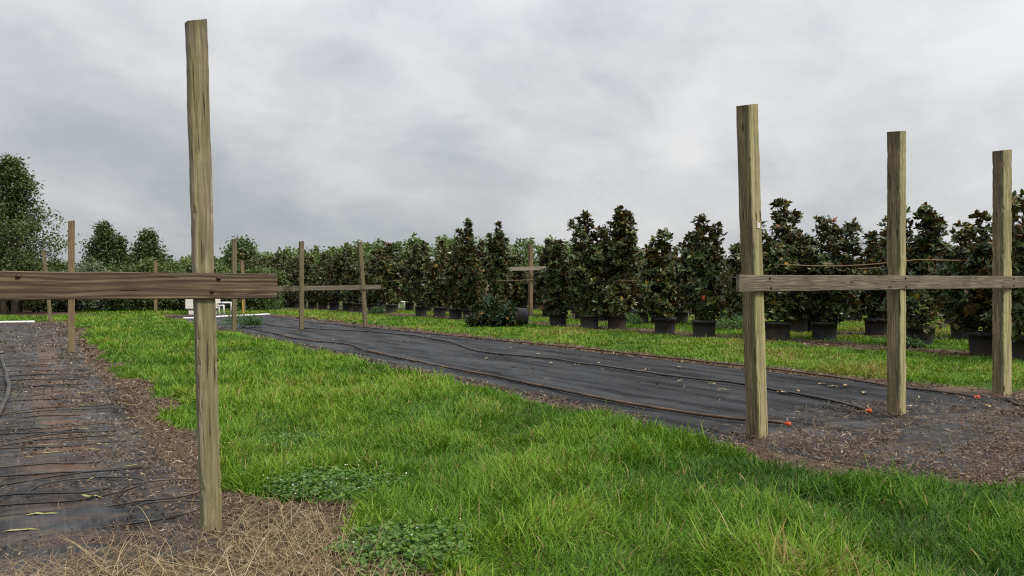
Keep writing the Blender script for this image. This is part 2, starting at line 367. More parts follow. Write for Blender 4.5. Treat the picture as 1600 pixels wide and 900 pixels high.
gv = np.concatenate([[-600, -300, -150, -80, -50, -35], np.arange(-26, 4, .25), np.arange(4, 16, .2), np.arange(16, 50, .4), [55, 65, 80, 120, 200, 350, 600]])
gu = np.concatenate([[-300, -100, -40, -15], np.arange(-6, 16, .2), np.arange(16, 60, .4), [62, 66, 72, 80, 95, 120, 160, 230, 350, 600, 900]])
VV, UU = np.meshgrid(gv, gu)
so = soilness(VV, UU)
zz = (1 - so) * (fbm(VV * .5, UU * .5, 5) - .3) * .07 * sstep(120, 60, np.hypot(VV, UU))
nx, ny = len(gv), len(gu)
ii = (np.arange(ny - 1)[:, None] * nx + np.arange(nx - 1)[None]).ravel()
me = make_mesh('ground', np.stack([VV, UU, zz], -1).reshape(-1, 3), np.stack([ii, ii + 1, ii + nx + 1, ii + nx], -1), smooth=True)
at = me.attributes.new('soil', 'FLOAT', 'POINT'); at.data.foreach_set('value', so.ravel().astype(np.float32))
tag(link('ground', me, M['ground']), 'grassy nursery ground with brown soil showing along the plant rows', 'ground', kind='structure')

def sheet(name, v0f, v1f, u0f, u1f, nv, nu, mat, label, wrinkle, seed, dense=1.0):
    s = np.linspace(0, 1, nv); t = np.linspace(0, 1, nu) ** dense
    Sg, Tg = np.meshgrid(s, t)
    u_ = u0f(0.) + (u1f(0.) - u0f(0.)) * Tg
    v_ = v0f(u_) + (v1f(u_) - v0f(u_)) * Sg
    u_ = u0f(v_) + (u1f(v_) - u0f(v_)) * Tg
    edge = np.minimum(np.minimum(Sg, 1 - Sg) * 14, np.minimum(Tg, 1 - Tg) * 30).clip(0, 1)
    z = .008 + wrinkle(v_, u_) * edge
    i = (np.arange(nu - 1)[:, None] * nv + np.arange(nv - 1)[None]).ravel()
    me = make_mesh(name, np.stack([v_, u_, z], -1).reshape(-1, 3), np.stack([i, i + 1, i + nv + 1, i + nv], -1), smooth=True)
    return tag(link(name, me, mat), label, 'ground cloth')
sheet('fabric_sheet', lambda u: 6.12 + .25 * (fbm(u * .5, 0 * u, 1) - .5) + .1 * (fbm(u * 2.2, 0 * u, 2) - .5), lambda u: 12.05 + .5 * (fbm(u * .4, 0 * u + 3, 4) - .5),
      lambda v: 5.0 + 0 * v + .9 * fbm(v * .9, 0 * v, 7), lambda v: 50.0 + 0 * v, 110, 420, M['fabric'],
      'long clean black woven ground cloth running away through the middle of the grass',
      lambda v, u: .012 * fbm(v * 1.6, u * .5, 21) + .05 * np.maximum(0, fbm(v * 1.2 + u * .4, u * 1.7, 27) - .42) * sstep(9, 6, u) + .018 * np.maximum(0, fbm(v * .5, u * 2., 22) - .55) * 4, 1, 1.6)
sheet('fabric_sheet', lambda u: 6.25 + .3 * (fbm(u * 1.5, 0 * u, 51) - .5) + .25 * np.maximum(0, 4.6 - u) * 0, lambda u: 18. + 0 * u,
      lambda v: np.maximum(3.6 - .55 * np.maximum(v - 6.4, 0), 2.4) + .5 * (fbm(v * 1.3, 0 * v, 57) - .5), lambda v: 5.1 + .9 * fbm(v * .9, 0 * v, 7) - .06, 120, 50, M['fabric_worn'],
      'crumpled black ground cloth half buried in litter below the three right posts',
      lambda v, u: .05 * np.maximum(0, fbm(v * 1.1, u * 1.8, 25) - .4), 2)
sheet('fabric_sheet', lambda u: -9. + 0 * u, lambda u: .98 + .35 * (fbm(u * .6, 0 * u, 61) - .5) + .2 * (fbm(u * 2.5, 0 * u, 62) - .5) + .25 * np.exp(-((u - 5.6) / .8) ** 2),
      lambda v: 4.55 + .4 * fbm(v * .8, 0 * v, 67), lambda v: 42.6 + 0 * v, 150, 520, M['fabric_worn'],
      'worn muddy ground cloth on the left, stained with red clay, crossed by thin tubes',
      lambda v, u: .045 * np.maximum(0, fbm(v * .5, u * 1.6, 71) - .42) * 2 + .012 * fbm(v * 2, u * 3, 72), 3, 1.7)

# ---------------------------------------------------------------- grass, clover, straw, litter
def sample(n_target, dens, dmin=2.9, dmax=60, side=3.0, seed=1):
    """points on the ground seen from the nursery's front, density per m2 falling with distance"""
    r = np.random.default_rng(seed)
    d = np.linspace(dmin, dmax, 800); w = dens(d) * (1.36 * d + 2 * side); cdf = np.cumsum(w); tot = cdf[-1] * (d[1] - d[0])
    n = int(tot); dd = np.interp(r.random(n) * cdf[-1], cdf, d)
    x = (r.random(n) - .5) * (1.36 * dd + 2 * side)
    v, u = x * cy_ + dd * sy_, -x * sy_ + dd * cy_
    return v, u, dd, r
def ground_z(v, u): return (1 - soilness(v, u)) * (fbm(v * .5, u * .5, 5) - .3) * .07

def ribbons(v, u, z, ln, w, az, el, bend, tint, k=3):
    """curved tapering strips: az heading, el start elevation, bend total downward turn (radians)"""
    n = len(v); g = np.random.default_rng(5)
    P = np.stack([v, u, z + 0 * v], -1); V = np.zeros((n, 2 * k + 1, 3)); az = az.copy()
    tw = g.random(n) * 2.4 - 1.2; wig = g.normal(0, .25, n)
    for i in range(k + 1):
        s_ = np.stack([-np.sin(az + tw), np.cos(az + tw), 0 * az], -1)
        if i < k:
            ww = (w * (.8 if i == 0 else 1.0 - .35 * (i / k) ** 2) / 2)[:, None]
            V[:, 2 * i] = P - s_ * ww; V[:, 2 * i + 1] = P + s_ * ww
        else: V[:, 2 * k] = P
        e = el - bend * (i + .5) / k
        P = P + (ln / k)[:, None] * np.stack([np.cos(e) * np.cos(az), np.cos(e) * np.sin(az), np.sin(e)], -1)
        P[:, 2] = np.maximum(P[:, 2], .004); az = az + wig
    b = np.arange(n) * (2 * k + 1)
    q = np.concatenate([np.stack([b + 2 * i, b + 2 * i + 1, b + 2 * i + 3, b + 2 * i + 2], -1) for i in range(k - 1)])
    return V.reshape(-1, 3), q, np.stack([b + 2 * k - 2, b + 2 * k - 1, b + 2 * k], -1), np.repeat(tint, 2 * k + 1)

v, u, dd, r = sample(0, lambda d: 3300 * np.minimum(1, (6.5 / d)) ** 1.65, dmin=2.9, dmax=58, seed=4)
s = soilness(v, u)
clump = fbm(v * 1.7, u * 1.7, 41, 3); big = fbm(v * .45, u * .45, 43, 3); dry = fbm(v * .8 + 9, u * .8, 47, 3)
weedy = np.zeros_like(v)
for (px, py, rr) in ((515, 765, .62), (640, 862, .5), (440, 700, .5)):                 # thinner turf where the clover grows
    a, b_ = G(px, py); weedy = np.maximum(weedy, sstep(rr, rr * .5, np.hypot(v - a, u - b_)))
keep = (r.random(len(v)) > sstep(.25, .75, s)) & (r.random(len(v)) < .35 + 1.3 * clump) & (r.random(len(v)) > weedy * .55)
keep &= ~((u > 45) & (v < 1) & (r.random(len(v)) < .0))
v, u, dd, s, clump, big, dry, weedy = [x[keep] for x in (v, u, dd, s, clump, big, dry, weedy)]
n = len(v); print('grass blades', n)
grow = np.where((v > 11) , .72, 1.0) * np.where(dd < 7, 1.0, .9)
edge = 1 - .55 * sstep(.05, .4, s)
h = (.075 + .13 * sstep(.25, .75, clump) + .07 * r.random(n)) * (.6 + .52 * big) * grow * edge * (1 - .45 * weedy) * (1 + .6 * (r.random(n) > .94))
w = .0076 * np.maximum(1, dd / 6.5) ** .85 * (.45 + .95 * r.random(n) ** 1.3) * np.where(clump > .5, 1.15, .9)
tint = np.clip(.16 + .62 * r.random(n) * .75 + .85 * (big - .47) + .55 * (clump - .5) + .12 * np.where(v > 11.5, 1, 0) + .4 * np.maximum(0, dry - .58) * 3 * r.random(n), 0, .88)
tint = np.where(r.random(n) < .03 + .10 * sstep(.05, .45, s) + .4 * np.maximum(0, dry - .58), .86 + .14 * r.random(n), tint)
ang0 = fbm(v * 2.2, u * 2.2, 91, 2) * 12
V, Q, T, A = ribbons(v, u, ground_z(v, u) - .008, h * 1.15, w, ang0 + r.normal(0, 1.2, n), 1.45 - .55 * r.random(n) ** 1.5, .25 + 1.9 * r.random(n) ** 1.4, tint, 3)
tag(link('grass', make_mesh('grass', V, Q, T, A), M['grass']), 'bright green uncut grass covering the path, the banks and the gaps between rows', 'grass', kind='stuff')

# dry straw tufts at the lower left corner and along the litter borders
def straw_region():
    out = []
    v, u, dd, r = sample(0, lambda d: 1500 * np.minimum(1, 6. / d) ** 1.5, dmin=2.9, dmax=36, seed=8)
    s = soilness(v, u); cl = fbm(v * 1.5, u * 1.5, 101, 3)
    nearend = sstep(5.9, 4.7, u + wob(v, u, 1.2, .5, 77)) * sstep(2.1, 1.4, v)                      # thick straw in the corner
    bord = np.maximum(np.exp(-((v - 1.35) / .28) ** 2), np.exp(-((v - 6.12) / .26) ** 2) * (u > 4) * (1 + 1.2 * (u > 6.5) * (u < 13))) * .22
    bord = np.maximum(bord, np.exp(-((v - 12.4) / .3) ** 2) * .10)
    litter = .5 * sstep(6.0, 6.4, v) * sstep(6.6, 4.6, u + wob(v, u, 1.1, .8, 33)) 
    on_sheet = .11 * (v < .9) * sstep(.45, .7, fbm(v * .9, u * 2.4, 119))
    p = np.maximum.reduce([nearend * (.35 + .8 * cl), bord * (cl > .42), litter * (cl > .4), on_sheet]) * sstep(.2, .6, s)
    for bx, by in ((330, 829), (1183, 683), (1400, 647), (1565, 617), (111, 550)):
        a_, b_ = G(bx, by); p = np.maximum(p, .55 * (np.hypot(v - a_, u - b_) < .26))
    k = r.random(len(v)) < p
    v, u, dd, ne = v[k], u[k], dd[k], nearend[k]; n = len(v); print('straw', n)
    oncl = (v < .85) & (u > 5.4)
    h = (.05 + .11 * r.random(n) + .30 * ne * r.random(n) ** 1.3 + .22 * oncl * r.random(n)) * (1 + .7 * (r.random(n) > .95))
    w = .0030 * np.maximum(1, dd / 5.5) ** .9 * (.5 + .8 * r.random(n))
    t = np.clip(.12 + .5 * r.random(n) + .55 * ne * r.random(n) + .15 * oncl, 0, 1)
    flat = r.random(n) < np.where(oncl, .93, .72 - .2 * ne); az = np.where(oncl & (r.random(n) < .8), r.normal(0, .28, n) + math.pi * (r.random(n) < .5), r.random(n) * 6.283)
    el = np.where(flat, .1 + .5 * r.random(n), .7 + .8 * r.random(n)); bd = np.where(flat, r.random(n) * .9, .2 + 2.3 * r.random(n))
    return ribbons(v, u, .004 + .07 * ne * r.random(n) * flat, h, w, az, np.where(oncl & flat, el * .3, el), np.where(oncl & flat, bd * .4, bd), t, 5)
V, Q, T, A = straw_region()
tag(link('dry_grass', make_mesh('dry_grass', V, Q, T, A), M['straw']), 'dead straw coloured grass along the cloth edges and in the near left corner', 'dry grass', kind='stuff')

def litter_mesh():
    v, u, dd, r = sample(0, lambda d: 9500 * np.minimum(1, 5.5 / d) ** 1.7, dmin=2.9, dmax=45, seed=15)
    s = soilness(v, u); cl = fbm(v * 1.3, u * 1.3, 111, 3)
    on_left = np.where(v < .95, .06 + .28 * sstep(-.4, .9, v + wob(v, u, 1.5, .8, 63)) + .5 * sstep(.5, .66, fbm(v * .6, u * 1.9, 115)), 1.)
    on_strip = np.where((v > 6.5) & (v < 11.9) & (u > 7.), .006, 1.)
    nearlit = np.where((v > 6.2) & (u < 7.), (.16 + 1.0 * sstep(.36, .58, fbm(v * 1.1, u * 2.0, 117))) * sstep(6.9, 4.4, u + wob(v, u, 1.4, .9, 35)), 1.)
    p = sstep(.25, .6, s) * on_left * on_strip * nearlit * (.25 + cl)
    p = np.where(v > 16, p * .5, p)
    k = r.random(len(v)) < p
    v, u, dd = v[k], u[k], dd[k]; n = len(v); print('litter', n)
    L = (.007 + .038 * r.random(n) ** 2.5) * np.maximum(1, dd / 7) ** .7; W = np.minimum(L * (.05 + .34 * r.random(n) ** 3), .007 * np.maximum(1, dd / 7))
    a = r.random(n) * 6.283; tilt = r.normal(0, .35, n)
    d = np.stack([np.cos(a) * np.cos(tilt), np.sin(a) * np.cos(tilt), np.sin(tilt)], -1)
    sd = np.stack([-np.sin(a), np.cos(a), r.normal(0, .4, n)], -1)
    c = np.stack([v, u, .012 + .012 * r.random(n) + np.where((v < .9) | ((v > 6.2) & (u < 7.)), .014, 0)], -1)
    V = np.stack([c - d * L[:, None] - sd * W[:, None] * .4, c + d * L[:, None] * .2 - sd * W[:, None], c + d * L[:, None], c + sd * W[:, None] * .8], 1)
    b = np.arange(n) * 4
    t = np.clip(.12 + .78 * r.random(n) ** 1.1 + .12 * (r.random(n) > .9), 0, 1)
    return V.reshape(-1, 3), np.stack([b, b + 1, b + 2, b + 3], -1), None, np.repeat(t, 4)
V, Q, T, A = litter_mesh()
tag(link('leaf_litter', make_mesh('leaf_litter', V, Q, T, A), M['debris']), 'brown dead leaf and twig litter strewn over the bare borders and worn cloth', 'litter', kind='stuff')

# ---------------------------------------------------------------- leaves on frames
def frame_leaves(c, d, nrm, L, W, t, fold=.18):
    """6-vertex folded leaves; c base, d direction, nrm upper side"""
    d = norm(d); nrm = norm(nrm - d * (nrm * d).sum(-1, keepdims=True)); s = np.cross(nrm, d)
    L = L[:, None]; W = W[:, None]; up = nrm * W * fold
    V = np.stack([c, c + d * L * .3 + s * -W + up, c + d * L * .72 - s * W * .8 + up - nrm * L * .05, c + d * L - nrm * L * .12,
                  c + d * L * .72 + s * W * .8 + up - nrm * L * .05, c + d * L * .3 + s * W + up], 1)
    b = np.arange(len(c)) * 6
    q = np.concatenate([np.stack([b, b + 1, b + 2, b + 3], -1), np.stack([b, b + 3, b + 4, b + 5], -1)])
    return V.reshape(-1, 3), q, np.repeat(t, 6)
def rand_dirs(r, n): return norm(r.normal(0, 1, (n, 3)))

def magnolia_leaves(seed, H, W, leaders=3, dens=1.0, base=.66, amber=.10):
    r = np.random.default_rng(seed); Cs = []; Ax = []
    body = H * (.60 + .16 * r.random())
    nw = int(450 * dens * (W / 1.9) * (H / 4.0))
    ph = r.random(6) * 6.283
    t = r.random(nw) ** .9; z = base + t * (body - base)
    prof = np.interp(t, [0, .10, .30, .70, .9, 1.], [.62, .86, .97, 1., .92, .68])
    a = r.random(nw) * 6.283
    lump = .78 + .20 * np.sin(2 * a + ph[0] + z * 2.1) + .16 * np.sin(3 * a + ph[1] - z * 3.4) + .16 * np.sin(4 * a + z * 6 + ph[2])
    rad = W / 2 * prof * lump * np.sqrt(.12 + .88 * r.random(nw))
    Cs.append(np.stack([rad * np.cos(a) + .10 * W * np.sin(z * 1.6 + ph[3]), rad * np.sin(a) + .10 * W * np.sin(z * 1.9 + ph[4]), z + r.normal(0, .06, nw)], -1))
    Ax.append(np.stack([np.cos(a) * .8, np.sin(a) * .8, .55 + 0 * a], -1) + r.normal(0, .35, (nw, 3)))
    limbs = []
    for k in range(leaders + 3):                                                    # upright leaders above the body
        top = H if k == 0 else body + (H - body) * (.1 + .82 * r.random())
        aa = r.random() * 6.283; off = W * (.05 + .05 * r.random() if k == 0 else .18 + .26 * r.random())
        z0 = body * .70; m = int(14 + (40 if k == 0 else 26) * (top - z0) * dens)
        tt = r.random(m); zz = z0 + tt * (top - z0)
        zq = zz - np.floor(zz / .42) * .42                                           # tiers of growth with gaps between
        sp = (.16 + .33 * (1 - tt) ** .8) * (.8 + .4 * sstep(.38, .05, zq)) * (.7 + .6 * r.random(m)) * W / 1.9
        x0, y0 = off * math.cos(aa), off * math.sin(aa)
        ang = r.random(m) * 6.283; q = sp * r.random(m) ** .6
        Cs.append(np.stack([x0 * (.6 + .4 * tt) + q * np.cos(ang), y0 * (.6 + .4 * tt) + q * np.sin(ang), zz], -1))
        Ax.append(np.stack([np.cos(ang) * .5, np.sin(ang) * .5, .9 + 0 * ang], -1) + r.normal(0, .25, (m, 3)))
        limbs.append([(0, 0, base * .9), (x0 * .5, y0 * .5, z0 * .7), (x0 * .7, y0 * .7, z0), (x0, y0, top - .08)])
    Cs = np.concatenate(Cs); Ax = norm(np.concatenate(Ax)); K = 9
    n = len(Cs) * K; c = np.repeat(Cs, K, 0) + r.normal(0, .025, (n, 3)); ax = np.repeat(Ax, K, 0)
    rd = rand_dirs(r, n); rd = norm(rd - ax * (rd * ax).sum(-1, keepdims=True))
    op = np.radians(30 + 55 * r.random(n))[:, None]
    d = ax * np.cos(op) + rd * np.sin(op); nr = ax * np.sin(op) - rd * np.cos(op)
    L = .125 + .09 * r.random(n); Wd = L * (.20 + .08 * r.random(n))
    wt = np.repeat(r.random(len(Cs)), K)
    t = np.clip(.12 + .5 * r.random(n) + .22 * wt, 0, .82)
    t = np.where(r.random(n) < amber * (.3 + 2 * (wt > .8)), .88 + .12 * r.random(n), t)
    nr = np.where(r.random(n)[:, None] < .10, -nr, nr)                               # twisted leaves show their rusty underside
    return frame_leaves(c, d, nr, L, Wd, t), limbs, r

def pot_parts(root, R=.40, H=.58):
    p = MB(); p.lathe([(0.002, .0), (R * .88, .0), (R * .91, .04), (R * .955, H * .55), (R * .975, H * .56), (R * .985, H * .86), (R * 1.0, H - .09), (R * 1.05, H - .085), (R * 1.06, H - .01), (R * 1.05, H), (R * .98, H), (R * .97, H - .07)], 28)
    pot = link('pot', p.mesh('pot', True), M['pot'], root)
    s_ = MB(); s_.lathe([(R * .965, H - .09), (R * .6, H - .05), (R * .2, H - .035), (0.002, H - .03)], 24)
    link('potting_soil', s_.mesh('potting_soil', True), M['potting_soil'], root)
    return pot
_mag_cache = {}
def magnolia(v, u, H, W, seed, label, leaders=3, group='potted magnolias standing in rows', R=.40, dens=1.0, unique=True, flowers=0, rz=None):
    root = thing('potted_magnolia', (v, u, 0), label, 'potted tree', group, rz if rz is not None else seed * 1.3)
    key = (seed, round(H, 2), round(W, 2)) if unique else seed
    if key not in _mag_cache:
        (V, q, A), limbs, r = magnolia_leaves(seed, H, W, leaders, dens)
        tm = MB(); tm.tube([(0, 0, .52), (.01, .0, .8), (.0, .02, H * .45), (.0, 0, H * .72)], [.045, .04, .03, .016], 7)
        for L in limbs: tm.tube(L, [.026, .02, .016, .006], 5)
        for k in range(10):
            a = r.random() * 6.28; z0 = .7 + r.random() * H * .4; q_ = W * .36
            tm.tube([(0, 0, z0), (q_ * .5 * math.cos(a), q_ * .5 * math.sin(a), z0 + .18), (q_ * math.cos(a), q_ * math.sin(a), z0 + .45)], [.016, .011, .005], 5)
        _mag_cache[key] = (make_mesh('crown', V, q, None, A), tm.mesh('trunk', True), H)
    cm, tm, h0 = _mag_cache[key]; sc = H / h0
    c = link('crown', cm, M['magnolia'], root); t = link('trunk', tm, M['bark'], root)
    if not unique: c.scale = t.scale = (sc * (.9 + .2 * ((seed * 7) % 5) / 5), sc, sc)
    if 'pot' in _mag_cache and not unique or True:
        if R not in _mag_cache:
            pp = pot_parts(root, R); _mag_cache[R] = [ch.data for ch in root.children if ch.name.split('.')[0] in ('pot', 'potting_soil')]
        else:
            link('pot', _mag_cache[R][0], M['pot'], root); link('potting_soil', _mag_cache[R][1], M['potting_soil'], root)
    if flowers:
        rr = random.Random(seed)
        for k in range(flowers):
            a = math.radians(200 + rr.random() * 120) - (rz if rz is not None else seed * 1.3) + .5; z = H * (.35 + .5 * rr.random()); q = W * .46 * (1 - .5 * max(0, z / H - .4))
            f = MB()
            for j in range(7):
                b = j * .898; f.tube([(0, 0, 0), (.05 * math.cos(b), .05 * math.sin(b), .03), (.085 * math.cos(b), .085 * math.sin(b), .10)], [.014, .036, .008], 5)
            link('blossom', f.mesh('blossom', True), M['petal'], root, (q * math.cos(a), q * math.sin(a), z))
    return root

# row one, surveyed plant by plant: picture x of pot, y of pot foot, y of crown top, width, leaders
R1 = [
 (1612, 566, 300, 2.1, 3, 0, 'tall dark potted magnolia cut off by the right edge behind the rightmost near post'),
 (1541, 556, 338, 2.0, 4, 0, 'potted magnolia in a black tub just left of the rightmost near post'),
 (1437, 541, 322, 1.9, 2, 0, 'potted magnolia in a brown stained tub right of the middle near post'),
 (1288, 531, 342, 2.1, 5, 0, 'many-topped potted magnolia with an orange shoot, midway between two near right posts'),
 (1215, 531, 316, 1.9, 3, 0, 'tall potted magnolia in a black tub immediately right of the tagged near post'),
 (1100, 527, 339, 1.75, 3, 0, 'tall potted magnolia in a grey tub with an orange leaf low on its crown'),
 (1039, 521, 362, 1.75, 4, 0, 'shorter round-topped potted magnolia in a brown and black stained tub'),
 (964, 514, 325, 2.0, 4, 0, 'tallest potted magnolia of the middle group, in a half rusty brown tub'),
 (921, 514, 335, 1.9, 3, 0, 'tall slim-topped potted magnolia in a weathered grey tub with white stakes at its left'),
 (872, 510, 374, 1.9, 2, 0, 'short potted magnolia in a brown tub right of the tan crossed post'),
 (776, 501, 350, 1.35, 2, 0, 'potted magnolia with forked crown standing behind the toppled tree'),
 (734, 499, 345, 1.5, 1, 0, 'potted magnolia with a thin spike top, left of the pale crossbar'),
 (712, 498, 379, 1.9, 2, 1, 'potted magnolia in a clean black tub, third left of the toppled tree'),
 (687, 495, 378, 1.9, 3, 1, 'potted magnolia wedged between two black tubs left of the toppled tree'),
 (658, 493, 379, 2.0, 2, 1, 'potted magnolia in a black tub just right of the small white pipe riser'),
 (611, 489, 381, 2.1, 3, 1, 'potted magnolia in a rusty tub beside the small white pipe riser'),
]
for k, (px, py, ty, W, ld, fl, lab) in enumerate(R1):
    v, u = G(px, py); H = top_of(v, u, ty)
    magnolia(v, u, H, W, 300 + k, lab, ld, flowers=fl, R=.385 if py > 505 else .37)
# the hedge-like far end of row one: stands behind the leaning post frame, flowering
vv = 19.9; u_ = G(611, 489)[1]; k = 0
far_top = {586: 388, 560: 387, 540: 386, 520: 396, 500: 400, 480: 396, 460: 402, 440: 402, 420: 402, 400: 402}
while u_ < 96:
    u_ += 2.55 + .35 * rng.random()
    d = depth_of(vv, u_); px = 800 + FPX * right_of(vv, u_) / d
    ty = np.interp(px, sorted(far_top), [far_top[q] for q in sorted(far_top)]) + rng.normal(0, 3)
    magnolia(vv + rng.normal(0, .12), u_, EYE + (HOR - ty) / FPX * d, 2.35, 400 + k % 5, 'dark potted magnolia merged into the flowering hedge-like row behind the leaning post', 2, 'magnolias merged into a hedge', .40, unique=False, flowers=2 if k < 9 else 0, rz=k * 1.9)
    k += 1
# row two, seen between the first
R2 = [(1246, 518, 372, 'potted magnolia with black tub half hidden behind the pair of near right tubs'), (1150, 499, 395, 'small potted magnolia peeping out left of the tagged near post, further back'),
      (1062, 505, 384, 'potted magnolia of the second row showing a dark tub between two grey tubs'), (1000, 505, 392, 'second row potted magnolia behind the gap right of the half rusty tub'),
      (940, 500, 385, 'second row potted magnolia hidden behind the two tallest of the middle group'), (860, 495, 375, 'second row potted magnolia in a grey ribbed tub just right of the tan crossed post'),
      (797, 486, 392, 'second row potted magnolia behind the pale crossbar'), (1560, 531, 350, 'second row potted magnolia hidden behind the rightmost near post')]
for k, (px, py, ty, lab) in enumerate(R2):
    v, u = G(px, py); magnolia(v, u, top_of(v, u, ty), 1.9, 500 + k, lab, 3, group='second row magnolias')
R3 = [(1334, 503, 402, 1.5, 'distant small potted magnolia in a black tub left of the middle near post'), (1390, 501, 356, 2.0, 'distant potted magnolia peering out left of the middle near post'),
      (1490, 508, 408, 1.7, 'distant low potted magnolia in a flared black tub between two right posts'), (1600, 512, 372, 2.0, 'distant potted magnolia at the right edge beyond the rightmost near post'),
      (1240, 496, 404, 1.9, 'distant potted magnolia seen through the gap right of the tagged post'), (1160, 494, 408, 1.8, 'distant potted magnolia just behind the tagged near post')]
for k, (px, py, ty, W, lab) in enumerate(R3):
    v, u = G(px, py); magnolia(v, u, top_of(v, u, ty), W, 520 + k, lab, 2, group='distant magnolias')
k = 0
for vrow, u0, u1, hh in ((25.1, 7.5, 40, 3.5), (24.9, 40, 78, 3.9), (34.5, 22, 66, 3.3), (44., 12, 60, 3.4)):
    u_ = u0
    while u_ < u1:
        d = depth_of(vrow, u_)
        magnolia(vrow + rng.normal(0, .15), u_, hh + rng.normal(0, .25), 2.1, 410 + k % 5, 'background potted magnolia largely hidden behind the front rows', 2, 'background magnolias', .40, unique=False, rz=k * 2.3)
        k += 1; u_ += 2.7 + .7 * rng.random()

# the toppled one
v, u = G(821, 511)
fall = thing('fallen_magnolia', (v, u, .40), 'toppled magnolia lying on the grass with its black tub tipped on its side', 'potted tree')
dirv = Vector(cam_to_world(-1, -.25)).normalized(); az = math.atan2(dirv.y, dirv.x)
(V, q, A), limbs, r_ = magnolia_leaves(640, 2.5, 1.75, 4, 2.2, base=.42, amber=.10)
c = link('crown', make_mesh('crown', V, q, None, A), M['magnolia_fallen'], fall)
tm = MB(); tm.tube([(0, 0, .3), (.02, 0, 1.), (0, .03, 1.9)], [.05, .04, .02], 7); t_ = link('trunk', tm.mesh('trunk', True), M['bark'], fall)
pt = link('pot', _mag_cache[.385][0], M['pot'], fall); ps = link('potting_soil', _mag_cache[.385][1], M['potting_soil'], fall)
for o in (c, t_, pt, ps): o.rotation_euler = (0, math.radians(93 if o is c else 90), az)
c.location.z = .14
for o in (pt, ps): o.location = (-dirv.x * .05, -dirv.y * .05, .04)
v, u = G(822, 492)
tp = thing('empty_pot', (v, u, .42), 'empty black tub lying on its side behind the toppled magnolia', 'plant pot')
p = MB(); R, H = .36, .45
p.lathe([(.002, .0), (R * .86, .0), (R * .955, H * .55), (R, H - .09), (R * 1.05, H - .085), (R * 1.05, H), (R * .98, H), (R * .9, .03), (.002, .03)], 26)
o = link('tub', p.mesh('tub', True), M['pot'], tp); o.rotation_euler = (0, math.radians(82), az)

# ---------------------------------------------------------------- timber frames
def post_mesh(H, w, seed, slant=.015):
    r = random.Random(seed); m = MB(); n = 64; ch0 = .009; h = w / 2; V = []; wv = [r.uniform(-.0025, .0025) for _ in range(40)]
    for i in range(n + 1):
        z = -.15 + (H + .15) * i / n; a = h + r.uniform(-.0008, .0008); b = h + r.uniform(-.0008, .0008)
        f_ = i / 4; k_ = int(f_); bx = wv[k_] * (1 - f_ + k_) + wv[k_ + 1] * (f_ - k_); by = wv[k_ + 18] * (1 - f_ + k_) + wv[k_ + 19] * (f_ - k_)
        ch = ch0 * r.uniform(.7, 1.3) * (2.2 if r.random() < .06 else 1)
        for x, y in ((-a + ch, -b), (a - ch, -b), (a, -b + ch), (a, b - ch), (a - ch, b), (-a + ch, b), (-a, b - ch), (-a, -b + ch)):
            V.append((x + bx + r.uniform(-.001, .001), y + by + r.uniform(-.001, .001), z + (slant * (x / h + .6 * y / h) if i == n else 0)))
    q = [(i * 8 + j, i * 8 + (j + 1) % 8, (i + 1) * 8 + (j + 1) % 8, (i + 1) * 8 + j) for i in range(n) for j in range(8)]
    V.append((0, 0, H)); t = [(len(V) - 1, n * 8 + j, n * 8 + (j + 1) % 8) for j in range(8)]
    m.add(V, q, t); return m.mesh('post')
def board_mesh(L, hgt, th, seed):
    r = random.Random(seed); m = MB(); n = max(8, int(L / .2)); ch = .006; V = []; a, b = th / 2, hgt / 2
    for i in range(n + 1):
        x = -L / 2 + L * i / n; e0, e1 = r.uniform(-.003, .002), r.uniform(-.003, .002)
        for y, z in ((-a, -b + ch + e0), (-a, b - ch + e1), (-a + ch, b + e1), (a - ch, b + e1), (a, b - ch + e1), (a, -b + ch + e0), (a - ch, -b + e0), (-a + ch, -b + e0)):
            V.append((x + (r.uniform(-.004, .004) if i in (0, n) else 0), y + r.uniform(-.001, .001), z))
    q = [(i * 8 + j, (i + 1) * 8 + j, (i + 1) * 8 + (j + 1) % 8, i * 8 + (j + 1) % 8) for i in range(n) for j in range(8)]
    V += [(-L / 2, 0, 0), (L / 2, 0, 0)]; k = len(V)
    t = [(k - 2, j, (j + 1) % 8) for j in range(8)] + [(k - 1, n * 8 + (j + 1) % 8, n * 8 + j) for j in range(8)]
    m.add(V, q, t); return m.mesh('crossbar')
def bolt_mesh(r=.0115):
    m = MB(); m.lathe([(.002, -.012), (r * 1.45, -.012), (r * 1.45, -.004), (r, -.003), (r * .95, .006), (r * .5, .012), (.002, .014)], 12); return m.mesh('bolt', True)
BOLT = bolt_mesh()
def add_post(root, v, u, H, w, mat, seed, lean=(0, 0), rz=0, label=None):
    o = link('post', post_mesh(H, w, seed), mat, root); b = root.location
    o.location = (v - b.x, u - b.y, 0); o.rotation_euler = (lean[1], lean[0], rz)
    if label: o['label'] = label
    return o
def add_bar(root, p0, p1, hgt, th, mat, seed):
    p0, p1 = Vector(p0), Vector(p1); d = p1 - p0
    o = link('crossbar', board_mesh(d.length, hgt, th, seed), mat, root)
    o.location = (p0 + p1) / 2 - root.location; o.rotation_euler = (0, -math.asin(d.z / d.length), math.atan2(d.y, d.x)); return o
def add_bolts(root, pts):
    for p in pts:
        o = link('bolt', BOLT, M['rust'], root); o.location = Vector(p) - root.location; o.rotation_euler = (math.radians(90), 0, 0)

